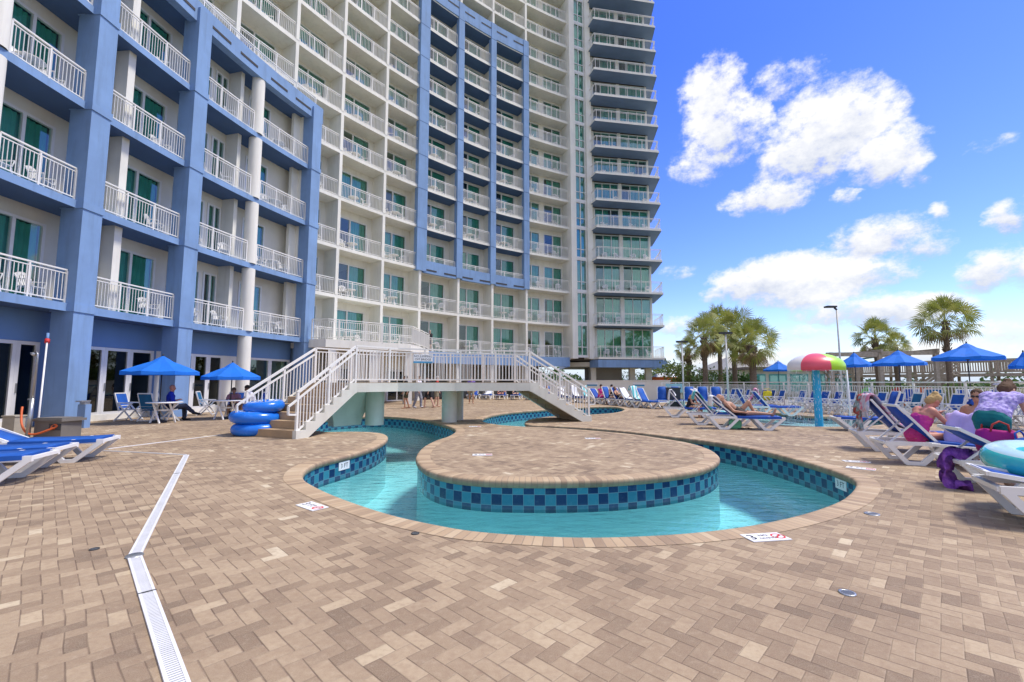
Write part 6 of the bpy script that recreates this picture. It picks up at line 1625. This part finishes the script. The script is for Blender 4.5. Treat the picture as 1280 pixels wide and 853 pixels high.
# ================================================================ BACKGROUND RIGHT
# low white pool wall with signs
w0, w1 = AT(655, 41), AT(838, 33.5)
wl = thing('pool_wall_low', 'low white wall behind the far row of loungers below the tower', 'wall', w0, atan2((w1-w0).y, (w1-w0).x)); Lw = (w1-w0).length
wl.name = 'low_wall'
mb = MB(); mb.box((Lw/2, 0, .75), (Lw, .2, 1.5)); mb.build('wall', M_cream2, wl); mb = MB(); mb.box((Lw/2, 0, 1.53), (Lw+.06, .3, .06)); mb.build('coping', M_cream, wl)
for f_, nm in ((.52, 'left'), (.82, 'right')):
    p = w0.lerp(w1, f_); mb = MB(); mb.box((0, 0, 0), (.95, .03, .34)); mb.box((0, -.017, -.06), (.9, .005, .12), mi=1); o = mb.build('wall_sign', [M_sign, M_signblue], None, p+Vector((-.05, -.125, 1.22))); o.rotation_euler = (0, 0, wl.rotation_euler.z); tag(o, f'small blue and white sign on the low white wall, {nm} one of two', 'sign')
gp = AT(845, 31); gt = thing('pool_gate', 'open metal gate with a pale blue notice at the end of the low wall', 'gate', gp, R_(-12))
mb = MB()
for x in (-.9, 0, .9): mb.box((x, 0, .7), (.06, .06, 1.4))
for z in (.15, .75, 1.38): mb.box((0, 0, z), (1.8, .04, .05))
mb.build('frame', M_rail, gt); mb = MB()
for k in range(17): mb.box((-.83+.1*k, 0, .76), (.02, .02, 1.2))
mb.build('pickets', M_rail, gt); mb = MB(); mb.box((-.1, -.05, 1.0), (1.1, .03, .6)); mb.build('notice', mat('pale_blue_notice', (.30, .58, .66), .6), gt)
bn = AT(842, 26); mb = MB(); mb.prism([(-.3, -.3), (.3, -.3), (.3, .3), (-.3, .3)], 0, 1.0); mb.prism([(-.33, -.33), (.33, -.33), (.33, .33), (-.33, .33)], 1.003, 1.1); o = mb.build('waste_bin', M_dark, None, bn); tag(o, 'dark waste bin behind the left end of the upright loungers', 'bin')
# orange float beyond the gate
oc = AT(832, 48, .6); t = thing('beach_hut_canopy', 'orange canopy with a white top beyond the gate', 'canopy', (oc.x, oc.y, 0)); M_or = mat('orange_canvas', (.72, .16, .03), .8); mb = MB(); mb.lathe([(.0, 2.4), (.9, 2.3), (1.6, 1.95)], 10, sm=False); mb.build('top', M_wcloth, t)
mb = MB(); mb.lathe([(1.6, 1.94), (1.55, 1.1), (1.3, .9)], 10, sm=False); mb.build('valance', M_or, t); mb = MB()
for k in range(4): mb.box((1.2*cos(pi/4+k*pi/2), 1.2*sin(pi/4+k*pi/2), .95), (.08, .08, 1.9))
mb.build('post', M_pole, t)

def lamp(px, D, h, label, arm=0, head=1):
    p = AT(px, D); t = thing('lamp_post', label, 'lamp post', p, 0, 'lamp posts round the pool'); mb = MB()
    mb.tube([(0, 0, 0), (0, 0, h)], [.055, .045], 10); mb.build('pole', M_pole, t)
    mb = MB()
    if arm: mb.bar((0, 0, h), (-.12, 0, h+.12), .09, .07); mb.prism([(-.62, -.17), (-.05, -.14), (-.05, .14), (-.62, .17)], h+.13, h+.22)
    else: mb.bar((-.33, 0, h+.04), (.33, 0, h+.04), .22, .10)
    mb.build('lamp_head', M_dark, t)
    mb = MB(); mb.lathe([(.0, .002), (.16, .002), (.15, .06), (0, .06)], 12); mb.build('base_plate', M_pole, t)
lamp(1054, 25.5, 5.55, 'tall pale lamp post with an angled lamp head behind the splash fountain', 1)
lamp(855, 27.5, 3.85, 'lamp post with a flat head left of the palm cluster'); lamp(911, 24, 4.0, 'pale lamp post in front of the palm cluster')

# palms
FR = {}
def frond_into(mb, o, d, L, fan, droop, rn, mi=0):
    """costapalmate leaf: a stalk and a fan of narrow folded blades"""
    o = Vector(o); d = Vector(d).normalized(); up = Vector((0, 0, 1)); sd = d.cross(up)
    if sd.length < .05: sd = Vector((1, 0, 0))
    sd.normalize(); sd = Matrix.Rotation(rn.uniform(-1.15, 1.15), 3, d) @ sd; n_ = sd.cross(d).normalized()
    e = o+d*L; e.z -= droop*.16*L
    b = mb.vs([o+sd*.02, o-sd*.02, e-sd*.012, e+sd*.012]); mb.face([b, b+1, b+2, b+3], mi)
    N = 20
    for k in range(N):
        a = (k/(N-1)-.5)*R_(230)+rn.uniform(-.04, .04); r = fan*(1-.30*abs(k/(N-1)-.5)*1.6)*rn.uniform(.85, 1.1)
        v = (d*cos(a)+sd*sin(a)); tip = e+v*r+up*(-droop*.30*r-.05*r)+n_*(-.10*r*abs(sin(a))); mid = e+v*(r*.58)+n_*(.05*r); w = fan*.040
        x = v.cross(n_).normalized()
        b = mb.vs([e, mid+x*w, mid-x*w, tip]); mb.face([b, b+2, b+1], mi); mb.face([b+1, b+2, b+3], mi)
def palm(loc, h, label, crown=2.1, nf=46, seed=1, lean=(0, 0), dead=10, r=.2):
    rn = random.Random(seed); t = thing('palm_tree', label, 'palm tree', loc, 0, 'palm trees beyond the pool'); top = Vector((lean[0], lean[1], h))
    mb = MB(); K = 22; pts, rr = [], []
    for k in range(K+1):
        u = k/K; pts.append(Vector((lean[0]*u*u, lean[1]*u*u, h*u))); rr.append(r*(1.25-.4*min(1, u*3)+(.10 if u > .85 else 0))+.014*(k % 2))
    mb.tube(pts, rr, 12)
    for k in range(70):        # old leaf bases
        u = rn.uniform(.62, .99); a = rn.uniform(0, 2*pi); p = Vector((lean[0]*u*u, lean[1]*u*u, h*u)); q = p+Vector((cos(a)*r*1.0, sin(a)*r*1.0, 0)); mb.bar(q, q+Vector((cos(a)*.10, sin(a)*.10, .20)), .07, .03)
    mb.build('trunk', M_trunk, t)
    mb = MB(); dm = MB()
    for k in range(nf):
        u = (k+.5)/nf; el = R_(86-128*u**.95)+rn.uniform(-.12, .12); a = k*2.39996+rn.uniform(-.2, .2)
        d = (cos(a)*cos(el), sin(a)*cos(el), sin(el)); frond_into(mb, top+Vector((0, 0, .05)), d, crown*rn.uniform(.48, .66), crown*rn.uniform(.38, .48), .10+.75*u*u, rn)
    mb.build('crown', M_frond, t)
    for k in range(dead):
        a = rn.uniform(0, 2*pi); el = R_(rn.uniform(-68, -35)); d = (cos(a)*cos(el), sin(a)*cos(el), sin(el)); frond_into(dm, top, d, crown*rn.uniform(.35, .5), crown*rn.uniform(.3, .42), .8, rn)
    if dead: dm.build('dead_fronds', M_frdead, t)
    return t
def pz(px, D, py):  # height of pixel row at a distance
    k = (426.5-py)/FPX; return CAMH+(D*sin(TILT)+k*D*cos(TILT))/(cos(TILT)-k*sin(TILT))
def palm_at(px, D, pyc, rpx, label, **kw):
    p = AT(px, D, 0); palm((p.x, p.y, 0), pz(px, D, pyc+rpx*.12), label, crown=rpx/FPX*D*.9, **kw)
palm_at(1190, 30, 398, 43, 'single tall palm with an open round crown at the right behind the umbrellas', nf=44, seed=2, dead=7, r=.17)
palm_at(1100, 36, 420, 32, 'low palm with a dense crown behind the timber pergola', nf=44, seed=3, dead=4)
palm_at(1124, 37.5, 430, 22, 'smaller palm to the right of the low dense palm', nf=34, seed=9, dead=4)
palm_at(883, 33, 418, 36, 'palm at the left of the cluster with a bare straight trunk', nf=34, seed=4, dead=12)
palm_at(920, 35, 412, 42, 'tallest palm in the middle of the cluster', nf=38, seed=5, dead=9)
palm_at(943, 32, 427, 42, 'palm at the right of the cluster with a rough patterned trunk', nf=38, seed=6, dead=12, r=.26)
palm_at(902, 39, 404, 34, 'palm at the back of the cluster half hidden by the others', nf=32, seed=7, dead=10)
palm_at(862, 38, 436, 22, 'short palm at the far left of the cluster', nf=34, seed=8, dead=8)
palm_at(821, 62, 468, 14, 'small distant palm behind the right corner of the tower', nf=30, seed=12, dead=2)
def bush(loc, size, label, m, n=900, leaf=.16, seed=1, group='shrubs beyond the pool', name='shrub'):
    rn = random.Random(seed); t = thing(name, label, 'shrub', loc, 0, group); mb = MB(); lobes = []
    for k in range(9): lobes.append((rn.uniform(-.55, .55)*size[0], rn.uniform(-.5, .5)*size[1], rn.uniform(.3, .8)*size[2], rn.uniform(.28, .5)))
    for k in range(n):
        lx, ly, lz, lr = rn.choice(lobes); v = Vector((rn.gauss(0, 1), rn.gauss(0, 1), rn.gauss(0, 1))).normalized()*rn.uniform(.55, 1.08)
        p = Vector((lx+v.x*lr*size[0], ly+v.y*lr*size[1], max(.05, lz+v.z*lr*size[2]*.8))); d = Vector((rn.gauss(0, 1), rn.gauss(0, 1), rn.gauss(0, .7)+.3)).normalized(); s = d.cross(Vector((rn.random(), rn.random(), 1))).normalized()
        L = leaf*rn.uniform(.6, 1.4); b = mb.vs([p, p+d*L*.5+s*L*.3, p+d*L, p+d*L*.5-s*L*.3]); mb.face([b, b+1, b+2, b+3])
    mb.build('foliage', m, t); sm_ = MB()
    for k in range(6): a = k*1.05; sm_.tube([(0, 0, 0), (cos(a)*size[0]*.2, sin(a)*size[1]*.2, size[2]*.4), (cos(a)*size[0]*.4, sin(a)*size[1]*.4, size[2]*.7)], [.05, .035, .02], 6)
    sm_.build('stem', M_trunk, t); return t
def bush_at(px, D, w, h, label, m=None, seed=1, n=1500, leaf=.22): p = AT(px, D); bush((p.x, p.y, 0), (w, w*.7, h), label, m or M_leaf, n, leaf, seed)
bush_at(868, 36, 3.2, 3.0, 'rounded yellow green shrub under the left palms', M_leaf, 1)
bush_at(895, 42, 3.5, 2.6, 'green shrub behind the trunk of the leftmost palm', M_leafd, 2)
bush_at(840, 52, 5, 3.6, 'dark shrub seen through the opening right of the tower', M_leafd, 3)
bush_at(800, 64, 6, 3.6, 'shrub seen between the columns under the tower', M_leafd, 4)
bush_at(925, 40, 2.2, 2.2, 'low dark shrub between the two right palm trunks', M_leafd, 5)
bush_at(1128, 27, 1.5, 1.2, 'low shrub below the timber pergola', M_leaf, 6, 800, .14)
bush_at(1165, 26, 1.6, 1.3, 'low shrub at the foot of the boardwalk steps', M_leaf, 7, 800, .14)
bush_at(700, 66, 7, 3.4, 'shrub far behind the open walkway under the hotel', M_leafd, 8)
# far wood
rn = random.Random(5); mb = MB()
for k in range(7000):
    a = rn.uniform(-.2, 1.3); D = rn.uniform(95, 130); h = (2.6+1.7*sin(a*23)+1.2*sin(a*61+1)+.8*sin(a*140))
    p = Vector((D*math.tan(min(a, 1.15)) if a < 1.15 else D*2.2, D, rn.uniform(0, max(.8, h)))); d = Vector((rn.gauss(0, 1), rn.gauss(0, 1), rn.gauss(0, 1))).normalized(); s = d.cross(Vector((.3, .2, 1))).normalized(); L = rn.uniform(.7, 1.5)
    b = mb.vs([p, p+d*L*.5+s*L*.35, p+d*L, p+d*L*.5-s*L*.35]); mb.face([b, b+1, b+2, b+3])
o = mb.build('distant_trees', M_leafd); tag(o, 'low belt of distant trees along the horizon', 'trees', None, 'stuff')
# dune grass
mb = MB(); rn = random.Random(8)
for k in range(9000):
    x = rn.uniform(20, 52); y = rn.uniform(22, 38)
    if x < 18: continue
    h = rn.uniform(.3, .95)*(1.2 if sin(x*.7)*sin(y*.9) > 0 else .6); a = rn.uniform(0, 2*pi); dx, dy = cos(a)*h*.4, sin(a)*h*.4; w = .03
    b = mb.vs([(x-w, y, -.02), (x+w, y, -.02), (x+dx, y+dy, h)]); mb.face([b, b+1, b+2])
o = mb.build('dune_grass', M_grass); tag(o, 'tufts of dry dune grass along the boardwalk', 'grass', None, 'stuff')

# boardwalk with steps
bw0, bw1 = AT(1040, 47), AT(1420, 31)
dv = (bw1-bw0); Lb = dv.length; bwk = thing('boardwalk', 'weathered wooden boardwalk on posts with picket railings behind the umbrellas', 'boardwalk', bw0, atan2(dv.y, dv.x))
BZ = 2.15
mb = MB(); mb.box((Lb/2, 0, BZ-.15), (Lb, 2.0, .25)); mb.build('deck', M_wood, bwk)
for s in (-1, 1):
    mb = MB(); mb.box((Lb/2, s*.98, BZ+1.1), (Lb, .14, .06)); mb.box((Lb/2, s*.98, BZ+.95), (Lb, .04, .10)); mb.box((Lb/2, s*.98, BZ+.12), (Lb, .04, .10)); mb.build('rail', M_wood, bwk)
    mb = MB()
    for k in range(int(Lb/.16)): mb.box((.16*k+.1, s*.99, BZ+.55), (.07, .03, .95))
    mb.build('pickets', M_wood, bwk)
for k in range(int(Lb/2.4)+1):
    for s in (-1, 1):
        mb = MB(); mb.box((2.4*k, s*.86, (BZ+1.2)/2), (.18, .18, BZ+1.2)); mb.build('post', M_wood, bwk)
st = AT(1205, 35.5); stp = thing('boardwalk_stairs', 'wooden steps with sloping rails leading up to the boardwalk', 'stairs', st, bwk.rotation_euler.z)
for s in (0, 1.3):
    mb = MB(); mb.bar((-2.6, -.6-s, .05), (0, -.6-s, BZ), .06, .28)
    for z in (.55, .8, 1.05): mb.bar((-2.6, -.6-s, z), (0, -.6-s, BZ+z-.05), .05, .12)
    mb.box((-2.6, -.6-s, .6), (.12, .12, 1.2)); mb.build('stringer', M_wood, stp)
mb = MB()
for k in range(10): mb.box((-2.5+.26*k, -1.25, .18+.2*k), (.28, 1.2, .05))
mb.build('treads', M_wood, stp)
pg = AT(1104, 31); pgd = thing('pergola', 'weathered timber pergola frame with square posts beside the low palm', 'pergola', pg, R_(-8))
for x, y in ((0, 0), (3.3, -.2), (0, 2.6), (3.3, 2.4), (-3.0, .2)):
    mb = MB(); mb.box((x, y, 1.75), (.22, .22, 3.5)); mb.build('post', M_wood, pgd)
for a, b in (((-3.3, .2, 3.35), (.3, 0, 3.35)), ((0, 0, 3.4), (3.5, -.2, 3.4)), ((0, -.3, 3.52), (0, 2.9, 3.52)), ((3.3, -.5, 3.52), (3.3, 2.7, 3.52)), ((0, 2.6, 3.4), (3.5, 2.4, 3.4))):
    mb = MB(); mb.bar(a, b, .14, .28); mb.build('beam', M_wood, pgd)
# teal beach bar
hp_ = AT(1000, 47); bar_ = thing('beach_bar', 'small beach bar with teal windows and a flat brown roof behind the splash fountain', 'beach bar', hp_, R_(-6))
M_bteal = mat('teal_paint', (.12, .45, .45), .6); M_roof = mat('brown_roof', (.17, .14, .12), .85, .1, 2)
mb = MB(); mb.box((0, 1.5, 1.35), (10.4, 3, 2.7)); mb.build('wall', M_tan, bar_); mb = MB(); mb.box((0, 1.4, 2.85), (11.4, 4.2, .28)); mb.build('roof', M_roof, bar_)
for k in range(5):
    x = -4.2+2.1*k; mb = MB(); mb.box((x, -.02, 1.35), (1.75, .10, 1.8)); w_ = mb.build('window', M_bteal, bar_); mb = MB(); mb.box((x-.42, -.08, 1.35), (.72, .03, 1.5)); mb.box((x+.42, -.08, 1.35), (.72, .03, 1.5)); mb.build('glass_pane', M_tglass, w_)
mb = MB(); mb.bar((1.0, -.8, 3.1), (7.2, -1.2, 4.0), .14, .16); mb.bar((1.0, -.8, 2.9), (7.2, -1.2, 3.5), .14, .14); mb.build('canopy_beam', mat('dark_green_paint', (.03, .13, .12), .6), bar_)
h2 = AT(925, 60); hs_ = thing('beach_house', 'pale house with a grey hipped roof between the palm trunks', 'house', h2, R_(10)); mb = MB(); mb.box((0, 0, 1.5), (8, 6, 3)); mb.build('wall', M_cream2, hs_)
mb = MB(); b = mb.vs([(-4.4, -3.4, 3), (4.4, -3.4, 3), (4.4, 3.4, 3), (-4.4, 3.4, 3), (-1.8, 0, 4.7), (1.8, 0, 4.7)])
for f in ((0, 1, 5, 4), (1, 2, 5), (2, 3, 4, 5), (3, 0, 4), (3, 2, 1, 0)): mb.face([b+i for i in f])
mb.build('roof', M_grey, hs_)
# umbrellas beyond the fence
def umb_at(px, D, py_top, wpx, label, dr):
    p = AT(px, D, .12); umbrella(p, wpx/2/FPX*D*cos(math.atan((px-640)/FPX)), pz(px, D, py_top)-.12, label, 8, 'blue umbrellas beyond the pool fence', dr)
umb_at(1216, 18.5, 430, 100, 'largest blue umbrella beyond the fence, in front of the boardwalk', .55)
umb_at(1128, 23, 439, 72, 'blue umbrella beyond the fence, beside the pergola post', .62)
umb_at(1072, 24, 442, 46, 'blue umbrella beyond the fence half hidden by the splash fountain cap', .6)
umb_at(975, 38, 452, 40, 'distant blue umbrella left of the splash fountain by the beach bar', .7)
umb_at(1287, 17.5, 441, 44, 'blue umbrella beyond the fence cut off at the right picture edge', .5)
# low coloured beach chairs beyond the fence
def adirondack(loc, rz, label, m):
    t = thing('lounge_chair', label, 'chair', loc, rz, 'coloured plastic garden chairs'); mb = MB(); mb.bar((-.25, 0, .28), (.30, 0, .38), .55, .04); mb.build('seat', m, t)
    mb = MB()
    for k in range(5): mb.bar((-.22, -.22+.11*k, .3), (-.55, (-.22+.11*k)*1.2, 1.0-.03*(k-2)**2), .10, .03)
    mb.build('backrest', m, t)
    for s in (-1, 1):
        mb = MB(); mb.bar((.30, s*.32, 0), (.30, s*.32, .55), .07, .05); mb.build('leg', m, t); mb = MB(); mb.bar((-.45, s*.32, 0), (-.30, s*.32, .52), .07, .05); mb.build('leg', m, t); mb = MB(); mb.box((-.05, s*.34, .57), (.8, .13, .03)); mb.build('armrest', m, t)
M_org = mat('orange_plastic', (.70, .14, .03), .45); M_grn = mat('lime_plastic', (.18, .60, .10), .45); M_rd = mat('red_plastic', (.50, .03, .02), .45)
for px, D, m, nm in ((1144, 24, M_org, 'orange plastic garden chair right of the red one beyond the fence'), (1154, 23.5, M_org, 'orange plastic garden chair at the foot of the boardwalk steps'), (1078, 25, M_grn, 'lime green plastic garden chair behind the splash fountain'), (1117, 25, M_rd, 'red plastic garden chair under the umbrella by the pergola')):
    adirondack(AT(px, D, .12), R_(200), nm, m)
